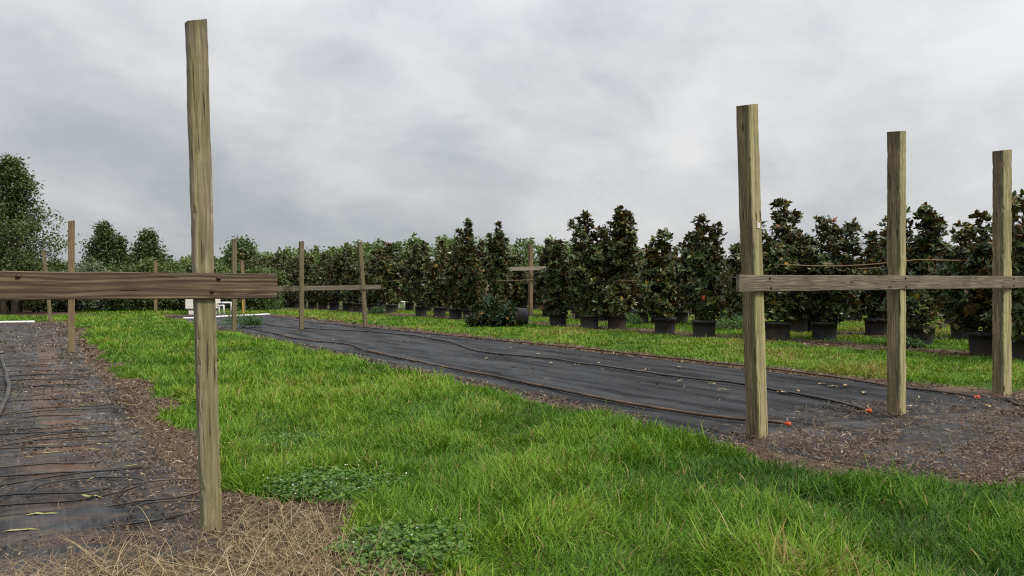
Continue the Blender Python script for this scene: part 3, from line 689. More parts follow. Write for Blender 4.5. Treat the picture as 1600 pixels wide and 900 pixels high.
# near left frame
v, u = G(330, 829); vL, uL = v, u
w = .121
F1 = thing('timber_trellis', (v, u, 0), 'near left timber frame with one tall mossy post and a damp brown crossboard', 'post frame', 'timber trellis frames')
H = top_of(v, u, 38)
add_post(F1, v, u, H, w, M['post'], 1, lean=(math.radians(-1.68), math.radians(.3)))
add_post(F1, v - 2.75, u + .02, H - .05, w, M['post'], 2)
yb = u - w / 2 - .021
dR = 5.08 + .2
add_bar(F1, (v - 3.1, yb, 1.6225), (v + .405, yb, 1.6225), .168, .038, M['board'], 3)
add_bolts(F1, [(v + .028, yb - .024, 1.672), (v - .012, yb - .024, 1.588), (v - 1.075, yb - .024, 1.675)])

# near right frame: three posts
F2 = thing('timber_trellis', (*G(1183, 683), 0), 'near right timber frame of three tall streaked posts with a grey crossboard', 'post frame', 'timber trellis frames')
PR = [(1183, 683, 167, (-2.9, .0), 'left post of three, with a small white tag'), (1400.5, 647, 205, (.15, 0), 'middle post, paler grey near the ground'), (1565.5, 617, 235, (.1, 0), 'right post with a greenish edge')]
P3 = []
for k, (px, py, ty, ln, lb) in enumerate(PR):
    v, u = G(px, py); H = top_of(v, u, ty); ww = (.168, .172, .185)[k]
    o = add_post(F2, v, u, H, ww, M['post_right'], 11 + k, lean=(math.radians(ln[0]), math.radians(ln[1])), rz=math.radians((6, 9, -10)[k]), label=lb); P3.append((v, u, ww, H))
zb = top_of(P3[0][0], P3[0][1] - .1, 442.5)
ybR = min(p[1] - p[2] / 2 for p in P3) - .045
zc = [top_of(p[0], p[1] - .1, y) for p, y in zip(P3, (442.5, 440.5, 440.8))]
sl = (zc[2] - zc[0]) / (P3[2][0] - P3[0][0])
uu_sl = (P3[2][1] - P3[0][1]) / (P3[2][0] - P3[0][0])
def barpt(v):
    return (v, P3[0][1] - .125 + uu_sl * (v - P3[0][0]), zc[0] + sl * (v - P3[0][0]))
add_bar(F2, barpt(P3[0][0] - .47), barpt(P3[2][0] + 1.1), .178, .04, M['board_grey'], 14)
add_bolts(F2, [tuple(Vector(barpt(p[0] + dx)) + Vector((0, -.026, dz))) for p in P3 for dx, dz in ((.03, .055), (.05, -.05))])
tg = MB(); tg.box(-.024, .024, -.004, .004, -.03, .03, .002)
tgo = link('tag', tg.mesh('tag'), M['label_tag'], F2); ztag = top_of(P3[0][0], P3[0][1], 354); tgo.location = (P3[0][0] + .02 - math.tan(math.radians(2.9)) * ztag - F2.location.x, P3[0][1] - .101 - F2.location.y, ztag); tgo['label'] = 'small white tag nailed to the post'

# middle distance frame with the leaning post
a, b_ = G(471, 515)
F3 = thing('timber_trellis', (a, b_, 0), 'middle distance timber frame with a sagging crossboard and a leaning right post', 'post frame', 'timber trellis frames')
add_post(F3, a, b_, top_of(a, b_, 377), .165, M['post_far'], 21)
a2, b2 = G(571.5, 511); add_post(F3, a2, b2, top_of(a2, b2, 378), .165, M['post_far'], 22, lean=(math.radians(-4.2), 0), label='post leaning to the left')
a3, b3 = G(366, 516); add_post(F3, a3, b3, top_of(a3, b3, 373), .165, M['post_far'], 23)
z1 = top_of(a, b_, 450.3)
def lb3(v, py): t = (v - a3) / (a2 - a3); y = b3 + (b2 - b3) * t - .12; return (v, y, top_of(v, y, py))
add_bar(F3, lb3(a3 - .5, 452.5), lb3(a2 + .62, 448.6), .19, .04, M['board_grey'], 24)

def single(px, py, ty, w, lab, mat='post_far', lean=0, seed=30):
    v, u = G(px, py); o = link('timber_post', post_mesh(top_of(v, u, ty), w, seed), M[mat]); o.location = (v, u, 0); o.rotation_euler = (0, math.radians(lean), 0)
    o.data.name = 'timber_post'; return tag(o, lab, 'post', 'single timber posts')
single(111.5, 550, 345, .15, 'straight tan wooden post at the right edge of the worn left cloth', 'post_tan', 0, 31)
single(79.5, 503, 391, .165, 'leaning grey wooden post at the far corner of the worn left cloth', 'post_far', -5, 32)
single(243, 489, 407, .2, 'thin brown wooden post in the grass left of the white tank', 'post_tan', 0, 33)
single(381, 489, 407, .2, 'short brown wooden post far behind the white pipes', 'post_tan', -2, 34)
single(541, 483.5, 384, .3, 'slim wooden post standing among the far hedge-like magnolias', 'post_far', 0, 35)
# frame in the plant row
a, b_ = G(829, 496); vd, ud = G(760, 491)
F4 = thing('timber_trellis', (a, b_, 0), 'tan timber frame with a pale crossbar among the potted magnolias', 'post frame', 'timber trellis frames')
d0 = depth_of(a, b_)
xx = (760.5 - 800) / FPX * (d0 - .3)
add_post(F4, a, b_, top_of(a, b_, 383), .2, M['post_tan'], 41)
va, ua = cam_to_world(xx, d0 - .3)
add_post(F4, va, ua, top_of(va, ua, 424), .22, M['post'], 42)
def lf(px, py, dd): x, y = cam_to_world((px - 800) / FPX * dd, dd); return (x, y, EYE + (HOR - py) / FPX * dd)
add_bar(F4, lf(742, 421.5, d0 - .75), lf(853, 419, d0 - .35), .21, .05, M['board_pale'], 43)

# support rails strung along the rows
def rail(pts, r, lab, mat='tan_rail'):
    P = []
    for (p0, p1) in zip(pts[:-1], pts[1:]):
        for t in np.linspace(0, 1, 24, endpoint=False):
            q = np.array(p0) * (1 - t) + np.array(p1) * t; q[2] -= .10 * math.sin(math.pi * t); P.append(q)
    P.append(np.array(pts[-1])); m = MB(); m.tube(P, r, 6); o = link('support_rail', m.mesh('support_rail', True), M[mat]); return tag(o, lab, 'rail', 'support rails along the rows')
rail([(18.7, u, z) for u, z in ((6, 2.36), (11, 2.34), (15.2, 2.34))], .018, 'tan horizontal rail tied along the front plant row at the right, the upper one')
rail([(19.55, u, z) for u, z in ((9, 1.98), (18, 2.0), (29, 2.05), (44, 2.2), (58, 2.15), (80, 2.2))], .020, 'long tan rail running along the front plant row from right edge to the far hedge')
rail([(24.0, u, z) for u, z in ((7, 2.42), (14, 2.4), (19, 2.4))], .022, 'tan rail behind the front plant row, seen between the two right posts')

# ---------------------------------------------------------------- irrigation: tank, pipes, hoses, caps
v, u = G(317, 491.5); a = math.radians(-12)
tk = thing('water_tank', (v, u, 0), 'cream plastic box tank on a plinth behind the near left post', 'tank', rz=-YAW + .1)
m = MB(); m.box(-.95, .95, -.5, .5, .34, 1.42, .06); link('tank_body', m.mesh('tank_body'), M['tank'], tk)
m = MB(); m.box(-.76, .76, -.42, .42, .0, .30, .03); link('plinth', m.mesh('plinth'), M['tank'], tk)
m = MB(); m.box(-.78, .78, -.44, .44, .30, .338, .01); link('seam_band', m.mesh('seam_band'), M['potting_soil'], tk)
m = MB(); m.lathe([(.30, 1.422), (.30, 1.50), (.26, 1.52), (.002, 1.53)], 20); link('lid', m.mesh('lid', True), M['tank'], tk)
def pix_pipe(pts, rad, name, lab, cat, mat='pvc', dd=None, grp=None):
    P = []
    for px, py, d in pts:
        x, y = cam_to_world((px - 800) / FPX * d, d); P.append((x, y, max(rad, EYE + (HOR - py) / FPX * d)))
    # round the corners
    Q = [P[0]]
    for i in range(1, len(P) - 1):
        A, B, Cc = map(np.array, (P[i - 1], P[i], P[i + 1])); rr = rad * 1.6
        Q.append(B + norm(A - B) * rr); Q.append(B); Q.append(B + norm(Cc - B) * rr)
    Q.append(P[-1]); m = MB(); m.tube(Q, rad, 8)
    return tag(link(name, m.mesh(name, True), M[mat]), lab, cat, grp)
pix_pipe([(361.5, 491.3, 48.5), (361.5, 473, 48.5), (336, 473, 48.5), (336, 491, 48.5)], .065, 'pvc_riser', 'tall white plastic pipe arch right of the near left post', 'pipe')
val = thing('pvc_riser', (*cam_to_world((347 - 800) / FPX * 46.5, 46.5), 0), 'low white plastic pipe loop with a black valve in front of the tall pipe arch', 'pipe')
for nm, pts, rd, mt in (('pipe', [(-.18, 0, .0), (-.18, 0, .62), (.10, 0, .62), (.10, 0, .0)], .06, 'pvc'), ('valve', [(-.17, -.0, .70), (.05, -.0, .70)], .06, 'black_metal'), ('valve_handle', [(-.05, 0, .76), (-.05, 0, .86), (.12, 0, .86)], .02, 'black_metal')):
    mm = MB(); Q = [pts[0]]
    for i in range(1, len(pts) - 1):
        A, B, Cc = map(np.array, (pts[i - 1], pts[i], pts[i + 1])); Q += [B + norm(A - B) * rd * 1.4, B, B + norm(Cc - B) * rd * 1.4]
    Q.append(pts[-1]); mm.tube(Q, rd, 8); link(nm, mm.mesh(nm, True), M[mt], val)
val.rotation_euler = (0, 0, -YAW)
def lying(p0, p1, r, lab, k=10, sag=0, mat='pvc', name='pvc_pipe', grp=None):
    a, b = np.array((*p0, r + .03)), np.array((*p1, r + .03)); m = MB(); m.tube([a + (b - a) * t for t in np.linspace(0, 1, k)], r, 8)
    return tag(link(name, m.mesh(name, True), M[mat]), lab, 'pipe', grp)
lying(G(318, 498.5), G(421, 493.2), .055, 'long white plastic pipe lying across the far end of the middle cloth')
lying(G(286, 499.5), G(318, 498.6), .045, 'dirty white pipe end lying in the gravel left of the near left post')
lying(G(-30, 507), G(54, 505.6), .055, 'white plastic pipe lying across the far end of the worn left cloth')
pix_pipe([(623, 486, 56.3), (623, 471.5, 56.3), (632, 471.5, 56.3), (632, 487, 56.3)], .06, 'pvc_riser', 'small white pipe arch standing between two tubs in the plant row', 'pipe')
lying(G(588, 488.2), G(604, 488), .05, 'short white pipe lying in the grass by the rusty tub')
def stake(px, py, h, w, lab, mat='stake'):
    v, u = G(px, py); m = MB(); m.tube([(0, 0, -.05), (0, 0, h * .93), (0, 0, h)], [w, w, w * .4], 5); o = link('stake', m.mesh('stake'), M[mat], None, (v, u, 0)); o.rotation_euler = (.03, -.04, 0)
    return tag(o, lab, 'stake', 'garden stakes')
stake(893.5, 498, .55, .045, 'left one of two pale stakes left of the grey tub'); stake(897.5, 498, .5, .045, 'right one of two pale stakes left of the grey tub')
stake(1024, 500, .5, .04, 'pale stake left of the shorter round-topped magnolia'); stake(380, 490, .85, .04, 'yellow marker stake in the grass right of the white pipes', 'yellow')
stake(1075, 497, .5, .04, 'pale stake between the two grey tubs further back')

def hose(pts, r, lab, mat='hose', seed=0, amp=.10, name='hose', cat='hose', grp=None, zoff=.03, fine=.35):
    P = [np.array((*G(*p), 0)) for p in pts]; out = []
    for i in range(len(P) - 1):
        p0 = P[max(i - 1, 0)]; p1 = P[i]; p2 = P[i + 1]; p3 = P[min(i + 2, len(P) - 1)]
        nseg = max(4, int(np.linalg.norm(p2 - p1) / fine))
        for t in np.linspace(0, 1, nseg, endpoint=False):
            out.append(.5 * ((2 * p1) + (-p0 + p2) * t + (2 * p0 - 5 * p1 + 4 * p2 - p3) * t * t + (-p0 + 3 * p1 - 3 * p2 + p3) * t ** 3))
    out.append(P[-1]); out = np.array(out); ss = np.arange(len(out)) * fine
    fade = np.minimum(1, np.minimum(np.arange(len(out)), np.arange(len(out))[::-1]) / 4.)
    out[:, 0] += (fbm(ss * .8, ss * 0 + seed, 5) - .5) * 2 * amp * fade
    out[:, 2] = r * .8 + zoff + .03 * np.maximum(0, fbm(ss * 1.1, ss * 0 + seed + 5, 6) - .45) * fade
    m = MB(); m.tube(out, r, 8)
    return tag(link(name, m.mesh(name, True), M[mat]), lab, cat, grp), out
hose([(378, 512), (420, 521), (470, 532), (540, 540), (568, 549), (620, 561), (700, 578), (760, 590), (860, 611), (960, 632), (1060, 649), (1140, 660), (1226, 666.5)], .021, 'muddy brown hose along the near side of the middle cloth, with orange plug', 'hose_muddy', 3, .05)
hose([(392, 503), (440, 512), (500, 516), (560, 519), (640, 526), (700, 536), (740, 549), (780, 556), (860, 563), (900, 570), (960, 578), (1040, 590), (1160, 605), (1230, 617), (1300, 631), (1353, 645.5)], .020, 'black poly hose curving along the middle of the middle cloth to an orange plug', 'hose', 8, .04)
hose([(424, 494), (470, 503), (540, 510), (620, 518), (700, 526), (800, 536), (900, 546), (1000, 557), (1160, 575), (1300, 592), (1400, 608), (1470, 616), (1522, 624)], .018, 'dark hose along the far edge of the middle cloth ending in an orange plug', 'hose_muddy', 12, .05)
for i_, dx in enumerate((0, 5, 11)):
    hose([(1572 + dx, 626), (1585 + dx, 634 + i_), (1604 + dx, 640 + i_ * 2), (1650 + dx, 650 + i_ * 3)], .014, 'thin black tube of a bundle entering from the right edge past the rightmost post', 'hose', 20 + i_, .01, 'drip_tube', 'tube', 'tube bundle at the right edge')
hose([(2, 560), (9, 585), (12, 610), (6, 640), (-14, 668), (-60, 700)], .032, 'thick black hose curling at the left edge of the worn cloth', 'hose', 30, .03)
def cap(px, py, lab, toward):
    v, u = G(px, py); t = Vector(toward).normalized(); root = thing('hose_plug', (v, u, .038), lab, 'hose plug', 'orange hose plugs', math.atan2(t.y, t.x))
    def along(prof, nm):
        m = MB(); m.lathe([(a_ * .5, b_ * .55) for a_, b_ in prof], 14); o = link(nm, m.mesh(nm, True), M['orange'], root); o.rotation_euler = (0, math.radians(90), 0); return o
    along([(.002, .06), (.03, .06), (.046, .045), (.048, -.01), (.036, -.015), (.034, -.07), (.03, -.08), (.002, -.08)], 'cap_body')
    m = MB()
    for j in range(8):
        a = j * .785; m.tube([(.025 * math.cos(a), .025 * math.sin(a), -.004), (.025 * math.cos(a), .025 * math.sin(a), .022)], .005, 5)
    o = link('grip_ribs', m.mesh('grip_ribs'), M['orange'], root); o.rotation_euler = (0, math.radians(90), 0)
cap(1231, 667, 'orange hose plug on the ground right of the tagged near post', (.5, -1, 0))
cap(1358, 646.3, 'orange hose plug just left of the foot of the middle near right post', (.6, -1, 0))
cap(1527, 624.5, 'orange hose plug left of the foot of the rightmost near post', (.7, -.8, 0))

# thin drip tubes crossing the worn sheet
rt = random.Random(5)
uu = 5.7; k = 0
while uu < 24 and k < 48:
    v0 = -8.5; v1 = rt.choice([.2, .5, .75, -.3, -1.2, .85]) + rt.uniform(-.2, .1)
    P = []; ph = rt.uniform(0, 9); am = rt.uniform(.06, .2); slope = rt.uniform(-.05, .04)
    for s_ in np.linspace(0, 1, 46):
        v_ = v0 + (v1 - v0) * s_
        P.append((v_, uu + slope * (v_ + 3) + am * math.sin(v_ * 1.3 + ph) + .05 * math.sin(v_ * 3.7 + ph * 2) + .02 * math.sin(v_ * 9 + ph), .030 + .02 * max(0, math.sin(v_ * 2.1 + ph)) + .012 * rt.random()))
    if k in (1, 3, 4):                                                             # tubes whose free end curls into a loop
        cx, cy0, _ = P[-1]; R_ = .2 + .05 * k
        for a in np.linspace(0, 4.9, 22): P.append((cx + R_ * math.sin(a), cy0 + R_ * (1 - math.cos(a)) * .9, .045 + .01 * math.sin(a * 2)))
    m = MB(); m.tube(P, .0078, 5)
    lab = ('thin black drip tube ending in a curled loop on the worn left cloth' if k in (1, 3, 4) else 'thin black drip tube lying crosswise over the worn left cloth')
    tag(link('drip_tube', m.mesh('drip_tube', True), M['hose']), lab, 'tube', 'looped drip tubes' if k in (1, 3, 4) else 'drip tubes on the worn cloth')
    uu += rt.uniform(.14, .42) * (1 + max(0, uu - 9) * .05); k += 1

# strap leaves on the worn sheet, tan leaves on the clean one
def flat_leaf(name, L, W, seed):
    r = random.Random(seed); V = []; n = 7; q = []
    for i in range(n):
        t = i / (n - 1); w_ = W * (.35 + .65 * math.sin(math.pi * min(1, t * 1.1 + .05)) ** .7) if 0 < i < n - 1 else W * .15
        b = .03 * L * math.sin(t * 2.5 + seed); z = .006 + .014 * math.sin(math.pi * t) * r.random()
        V += [(L * (t - .5), b - w_ / 2, z + .006), (L * (t - .5), b, z), (L * (t - .5), b + w_ / 2, z + .006)]
    for i in range(n - 1):
        for j in range(2): q.append((i * 3 + j, (i + 1) * 3 + j, (i + 1) * 3 + j + 1, i * 3 + j + 1))
    m = MB(); m.add(V, q); return m.mesh(name, True)
SL = [flat_leaf('strap_leaf', .17, .024, s) for s in range(4)]; TL = [flat_leaf('dead_leaf', .16, .05, s + 9) for s in range(3)]
strap_px = [(34, 840, 1.3), (68, 815, 1.5), (142, 785, 1.3), (142, 709, 1), (72, 702, 1), (52, 721, 1), (80, 714, 1), (148, 754, .7), (205, 734, .7), (222, 747, .6), (160, 700, 1.), (130, 676, 1), (203, 658, 1), (205, 638, 1), (133, 638, 1), (20, 621, 1.2), (47, 592, 1),
            (38, 595, .8), (54, 583, .7), (127, 617, .8), (124, 618, .8), (135, 612, .6), (40, 567, .7), (12, 563, .8), (72, 567, .7), (90, 571, .6), (155, 608, .7), (60, 660, 1.1), (110, 690, 1.), (175, 690, .8)]
for i_, (px, py, sc) in enumerate(strap_px):
    v, u = G(px, py); o = link('strap_leaf', SL[i_ % 4], M['straw_leaf'], None, (v, u, .030)); o.scale = (sc, sc, sc); o.rotation_euler = (0, 0, -YAW + rt.uniform(-.25, .5))
    if sc < 1: o.rotation_euler.z = rt.uniform(0, 6)
    tag(o, 'pale yellow-green strap leaf lying on the worn left cloth', 'leaf', 'strap leaves on the worn cloth')
for i_, (px, py) in enumerate([(1010, 581), (1064, 599), (1111, 604), (1130, 613), (900, 573), (935, 570), (862, 570), (985, 560), (800, 546), (840, 556), (1248, 615), (1285, 604), (1302, 608), (1320, 606), (1350, 618), (1220, 617), (760, 563), (1060, 577), (1425, 640), (1545, 640)]):
    v, u = G(px, py); o = link('dead_leaf', TL[i_ % 3], M['tan_leaf'], None, (v, u, .035)); o.rotation_euler = (0, 0, rt.uniform(0, 6)); o.scale = (1.15, 1.15, 1.15)
    tag(o, 'tan dead leaf lying on the clean middle cloth', 'leaf', 'dead leaves on the middle cloth')

# ---------------------------------------------------------------- weeds and clover
def herb(n, R, H, leaf, seed, aspect=.3, flat=.5, stems=0):
    r = np.random.default_rng(seed); a = r.random(n) * 6.283; q = R * r.random(n) ** .6 * (.65 + .5 * vnoise(np.cos(a) * 1.7 + 5, np.sin(a) * 1.7 + 5, seed + 3)); hh = H * (1 - .6 * (q / R) ** 2) * (.25 + .75 * r.random(n)) * (.6 + .8 * vnoise(q * np.cos(a) * 6 / R, q * np.sin(a) * 6 / R, seed))
    c = np.stack([q * np.cos(a) * (.85 + .3 * r.random(n)), q * np.sin(a), hh], -1); d = rand_dirs(r, n); d[:, 2] *= flat; d[:, 2] += .15
    nr = np.tile([0, 0, 1.], (n, 1)) + r.normal(0, .35, (n, 3)); L = leaf * (.6 + .8 * r.random(n))
    return frame_leaves(c, norm(d), nr, L, L * aspect, .15 + .7 * r.random(n))
CL = [(515, 765, .62, 2600), (640, 866, .52, 2200), (440, 702, .55, 1500)]
for i_, (px, py, R, n) in enumerate(CL):
    v, u = G(px, py); V, q, A = herb(n, R, .095, .030, 700 + i_, .42, .3)
    root = thing('clover_patch', (v, u, .02), ('low round-leaved weed patch with tiny white flowers right of the near left post foot', 'bright round-leaved weed patch with few white flowers at the bottom edge', 'small weed patch with white flowers beyond the near left post, at the grass edge')[i_], 'weed patch', 'low flowering weed patches')
    link('foliage', make_mesh('foliage', V, q, None, A), M['clover'], root)
    r = random.Random(i_); m = MB()
    for k in range((34, 6, 16)[i_]):
        a = r.random() * 6.283; q_ = R * math.sqrt(r.random()); x, y, z = q_ * math.cos(a), q_ * math.sin(a), .085 + .035 * r.random()
        m.lathe([(.002, 0), (.005, .002), (.006, .006), (.002, .008)], 6)
        m.V[-1] = m.V[-1] * (.6 + .4 * r.random()) + np.array((x, y, z * 1.0))
    tag(link('flowers', m.mesh('flowers'), M['petal'], root), kind='stuff')
for i_, (px, py, R, H, n, lab) in enumerate([(1142, 517, .75, .75, 1500, 'bushy light green weed clump left of the tagged near post in the plant row'), (370, 512, .6, .75, 900, 'silvery green leafy weeds around the foot of the far left post of the middle frame'), (395, 512, .5, .5, 1300, 'silvery green weeds at the edge of the middle cloth'),
        (1420, 543, .45, .28, 1200, 'low weeds in front of the brown stained tub'), (988, 508, .5, .5, 1400, 'green weeds between the half rusty tub and the shorter magnolia'), (590, 492, .6, .55, 1500, 'dark green weed clump in front of the far row'),
        (1030, 500, .7, .5, 700, 'weeds in the grass behind the front row'), (1590, 562, .5, .35, 400, 'low weeds by the tub at the right edge'), (427, 486, .8, .9, 500, 'green weeds by the end of the long white pipe'), (1545, 505, .9, .6, 600, 'weeds in the distant grass beyond the rightmost post')]):
    v, u = G(px, py); V, q, A = herb(n, R, H, .075, 740 + i_, .22, .8)
    tag(link('weed_clump', make_mesh('weed_clump', V, q, None, A), M['weed'], None, (v, u, 0)), lab, 'weed', 'weed clumps')

# ---------------------------------------------------------------- broadleaf trees, shrubs, thicket, woodland
def tree_parts(H, W, seed, leaf=.13, n=9000, trunk_h=.25, lobes=26, trunks=1, shape='oval', hollow=.35):
    r = np.random.default_rng(seed); tm = MB(); cents = []; rads = []
    for k in range(lobes):
        t = (k + r.random()) / lobes; z = H * (trunk_h + (1 - trunk_h) * t * .96)
        if shape == 'cone':  pr = np.interp(t, [0, .12, .4, .7, .9, 1.], [.9, 1., .75, .42, .18, .05])
        elif shape == 'peaked': pr = np.interp(t, [0, .15, .45, .7, .88, 1.], [.9, 1., .88, .58, .30, .12])
        else: pr = np.interp(t, [0, .2, .5, .75, .92, 1.], [.65, .95, 1., .78, .42, .15])
        a = k * 2.4 + r.normal(0, .4); q = W / 2 * pr * (.25 + .65 * r.random())
        c = np.array([q * math.cos(a), q * math.sin(a), z]); cents.append(c); rads.append(W * (.07 + .11 * r.random() ** 1.5) * (.30 + .8 * pr))
    for j in range(trunks):
        a = j * 2.2 + r.random(); o = (0 if trunks == 1 else .25 * W * .15)
        tm.tube([(o * math.cos(a), o * math.sin(a), -.1), (o * 1.4 * math.cos(a), o * 1.4 * math.sin(a), H * .25), (o * 2 * math.cos(a), o * 2 * math.sin(a), H * .55), (o * 1. * math.cos(a), o * math.sin(a), H * .88)], [H * .022, H * .017, H * .011, H * .003], 7)
    for c in cents:
        z0 = max(H * .12, c[2] - .30 * np.hypot(c[0], c[1]) - H * .12); tm.tube([(0, 0, z0), (c[0] * .5, c[1] * .5, (z0 + c[2]) / 2 + .04 * H * r.random()), tuple(c)], [H * .008, H * .005, H * .0015], 5)
    m = max(10, n // lobes // 7); L = []; D = []
    for c, rd in zip(cents, rads):
        dv = rand_dirs(r, m); p = c + dv * (rd * (hollow + (1.15 - hollow) * r.random(m) ** .5))[:, None] * np.array([1, 1, .8]); L.append(p); D.append(dv)
    P = np.concatenate(L); N0 = np.concatenate(D); K = 7; nn = len(P) * K
    c = np.repeat(P, K, 0) + r.normal(0, leaf * 1.3, (nn, 3)); d = norm(rand_dirs(r, nn) + np.array([0, 0, -.15])); nr = norm(np.repeat(N0, K, 0) * .5 + np.array([0, 0, .7]) + r.normal(0, .5, (nn, 3)))
    lf_ = leaf * (.6 + .8 * r.random(nn)); cl = np.repeat(r.random(len(P)), K)
    return frame_leaves(c, d, nr, lf_, lf_ * .3, np.clip(.1 + .45 * r.random(nn) + .35 * cl, 0, 1)), tm
def tree(px, py, ty, W, seed, lab, name='broadleaf_tree', cat='tree', grp=None, mat='oak', bark='bark', **kw):
    v, u = G(px, py); H = top_of(v, u, ty); root = thing(name, (v, u, 0), lab, cat, grp)
    (V, q, A), tm = tree_parts(H, W, seed, **kw)
    link('crown', make_mesh('crown', V, q, None, A), M[mat], root); link('trunk', tm.mesh('trunk', True), M[bark], root); return root
tree(14, 491, 243, 7.6, 801, 'big dark spreading broadleaf tree at the left edge with pale twin trunks', mat='oak', bark='pale_bark', n=24000, leaf=.16, lobes=64, trunks=2, trunk_h=.13, shape='peaked', hollow=.2)
tree(-62, 492, 266, 6.5, 802, 'dark broadleaf tree cut off by the left edge', mat='oak', n=16000, leaf=.17, lobes=36, trunk_h=.14)
tree(161, 485, 349, 4.4, 803, 'pointed broadleaf tree with loose crown right of the straight tan post', n=7000, leaf=.17, lobes=60, trunk_h=.30, shape='cone', hollow=.05)
tree(187, 485, 371, 2.6, 813, 'slender side tree leaning out of the pointed tree, with wispy tips', n=3000, leaf=.17, lobes=30, trunk_h=.35, shape='cone', hollow=.1)
tree(230, 485, 361, 4.6, 804, 'rounded broadleaf tree standing left of the near left post', n=8000, leaf=.17, lobes=64, trunk_h=.25, shape='cone', hollow=.05)
tree(379, 473, 380, 3.8, 805, 'lone flat-topped pine rising above the treeline behind the near crossboard end', 'pine_tree', mat='wood_far', n=3500, leaf=.35, lobes=11, trunk_h=.62)
r2 = random.Random(3)
for i_ in range(19):                                                                # dark bushes closing the field at the left
    px = -12 + i_ * 24 + r2.uniform(-6, 6); py = 487.5 + r2.uniform(-.6, .5) - max(0, px - 250) * .012
    ty = np.interp(px, [0, 100, 130, 190, 240, 300, 340, 430], [402, 407, 416, 412, 410, 415, 417, 416]) + r2.uniform(-5, 6)
    pl = i_ in (6, 7)
    tree(px, py, ty, 3.2, 830 + i_, 'pale feathery flowering bush between the tan post and the rounded tree' if pl else 'dark green bush in the thicket along the far left edge of the field', 'bush', 'bush', 'pale bushes' if pl else 'thicket bushes', mat='plume' if pl else 'shrub', n=2600, leaf=.17, lobes=16, trunk_h=.12, shape='oval', trunks=2)
def thicket():
    r = np.random.default_rng(71); n = 26000
    px = -60 + 520 * r.random(n); dd = 57 + 5.5 * r.random(n) + np.maximum(0, px - 250) * .05
    x = (px - 800) / FPX * dd; v, u = x * cy_ + dd * sy_, -x * sy_ + dd * cy_
    z = r.random(n) * (1.25 + .9 * fbm(v * .7, u * .7, 81)); c = np.stack([v, u, z], -1)
    d = rand_dirs(r, n) + np.array([0, 0, .5]); L = .22 * (.6 + .9 * r.random(n))
    return frame_leaves(c, d, rand_dirs(r, n), L, L * .22, r.random(n))
V, q, A = thicket()
tag(link('undergrowth', make_mesh('undergrowth', V, q, None, A), M['thicket']), 'dark brown undergrowth along the foot of the far left bushes', 'undergrowth', kind='stuff')
def woodland():
    r = np.random.default_rng(91); Vs, Qs, As, n0 = [], [], [], 0
    Ts = MB()
    for i in range(330):
        px = 215 + 1500 * r.random(); dd = 100 + 45 * r.random()
        ty = np.interp(px, [215, 260, 430, 520, 600, 680, 760, 860, 930, 1000, 1100, 1700], [396, 394, 389, 381, 375, 367, 367, 370, 380, 394, 404, 404]) + abs(r.normal(0, 8))
        H = EYE + (HOR - ty) / FPX * dd; W = H * (.45 + .3 * r.random()); m = 330
        x = (px - 800) / FPX * dd; v, u = x * cy_ + dd * sy_, -x * sy_ + dd * cy_
        lob = 12; cl = np.stack([r.normal(0, .24 * W, lob), r.normal(0, .24 * W, lob), H * (.12 + .84 * np.sort(r.random(lob)))], -1)
        cl[:, :2] *= np.interp(cl[:, 2] / H, [0, .5, 1.], [1., .95, .4])[:, None]
        p = np.repeat(cl, m // lob, 0); k = len(p); p = p + rand_dirs(r, k) * (.17 * W * r.random(k) ** .5)[:, None]
        d = rand_dirs(r, k); L = .50 * (.6 + .8 * r.random(k)) ; t = np.clip(.5 * r.random(k) + .25 * r.random() + .2, 0, 1)
        V, q, A = frame_leaves(p + np.array([v, u, 0]), d, np.array([0, 0, 1.]) + r.normal(0, .6, (k, 3)), L, L * .33, t)
        Vs.append(V); Qs.append(q + n0); As.append(A); n0 += len(V)
    return np.concatenate(Vs), np.concatenate(Qs), np.concatenate(As)
V, q, A = woodland()
tag(link('woodland', make_mesh('woodland', V, q, None, A), M['wood_far']), 'distant mid green wood closing the view behind the magnolia rows', 'woodland', kind='stuff')
# an orange leaf tuft on two crowns reads as single leaves in the photograph: parts of those trees
for ob in [o for o in bpy.data.objects if o.name.startswith('potted_magnolia')]:
    lb = ob.get('label', '')
    for key, px, py in (('orange shoot', 1302, 347), ('orange leaf low', 1099, 468)):
        if key in lb:
            v, u, _ = ob.location; d = depth_of(v, u) - (.95 if px < 1200 else 0); x = (px - 800) / FPX * d; a, b_ = cam_to_world(x, d)
            V, q, A = herb(9, .06, .08, .13, 12, .25, .9)
            o = link('orange_leaves', make_mesh('orange_leaves', V, q, None, A), M['orange_leaf'], ob)
            loc = Vector((a - v, b_ - u, EYE + (HOR - py) / FPX * d)); loc.rotate(__import__('mathutils').Euler((0, 0, -ob.rotation_euler.z))); o.location = loc
# pale roof of a far shed glimpsed at the tagged post
a, b_ = cam_to_world((1150 - 800) / FPX * 88, 88)
sh = thing('greenhouse', (a, b_, 0), 'far low greenhouse with a pale roof glimpsed left of the tagged near post', 'greenhouse', rz=-YAW)
m = MB(); m.box(-2.4, 2.4, -2, 2, 0, 3.6); link('wall', m.mesh('wall'), M['shed'], sh)
m = MB(); m.add([(-2.7, -2.3, 3.62), (2.7, -2.3, 3.62), (2.7, 2.3, 3.62), (-2.7, 2.3, 3.62), (-2.7, 0, 4.3), (2.7, 0, 4.3)], [(0, 1, 5, 4), (2, 3, 4, 5), (0, 3, 2, 1)], [(0, 4, 3), (1, 2, 5)]); link('roof', m.mesh('roof'), M['shed'], sh)

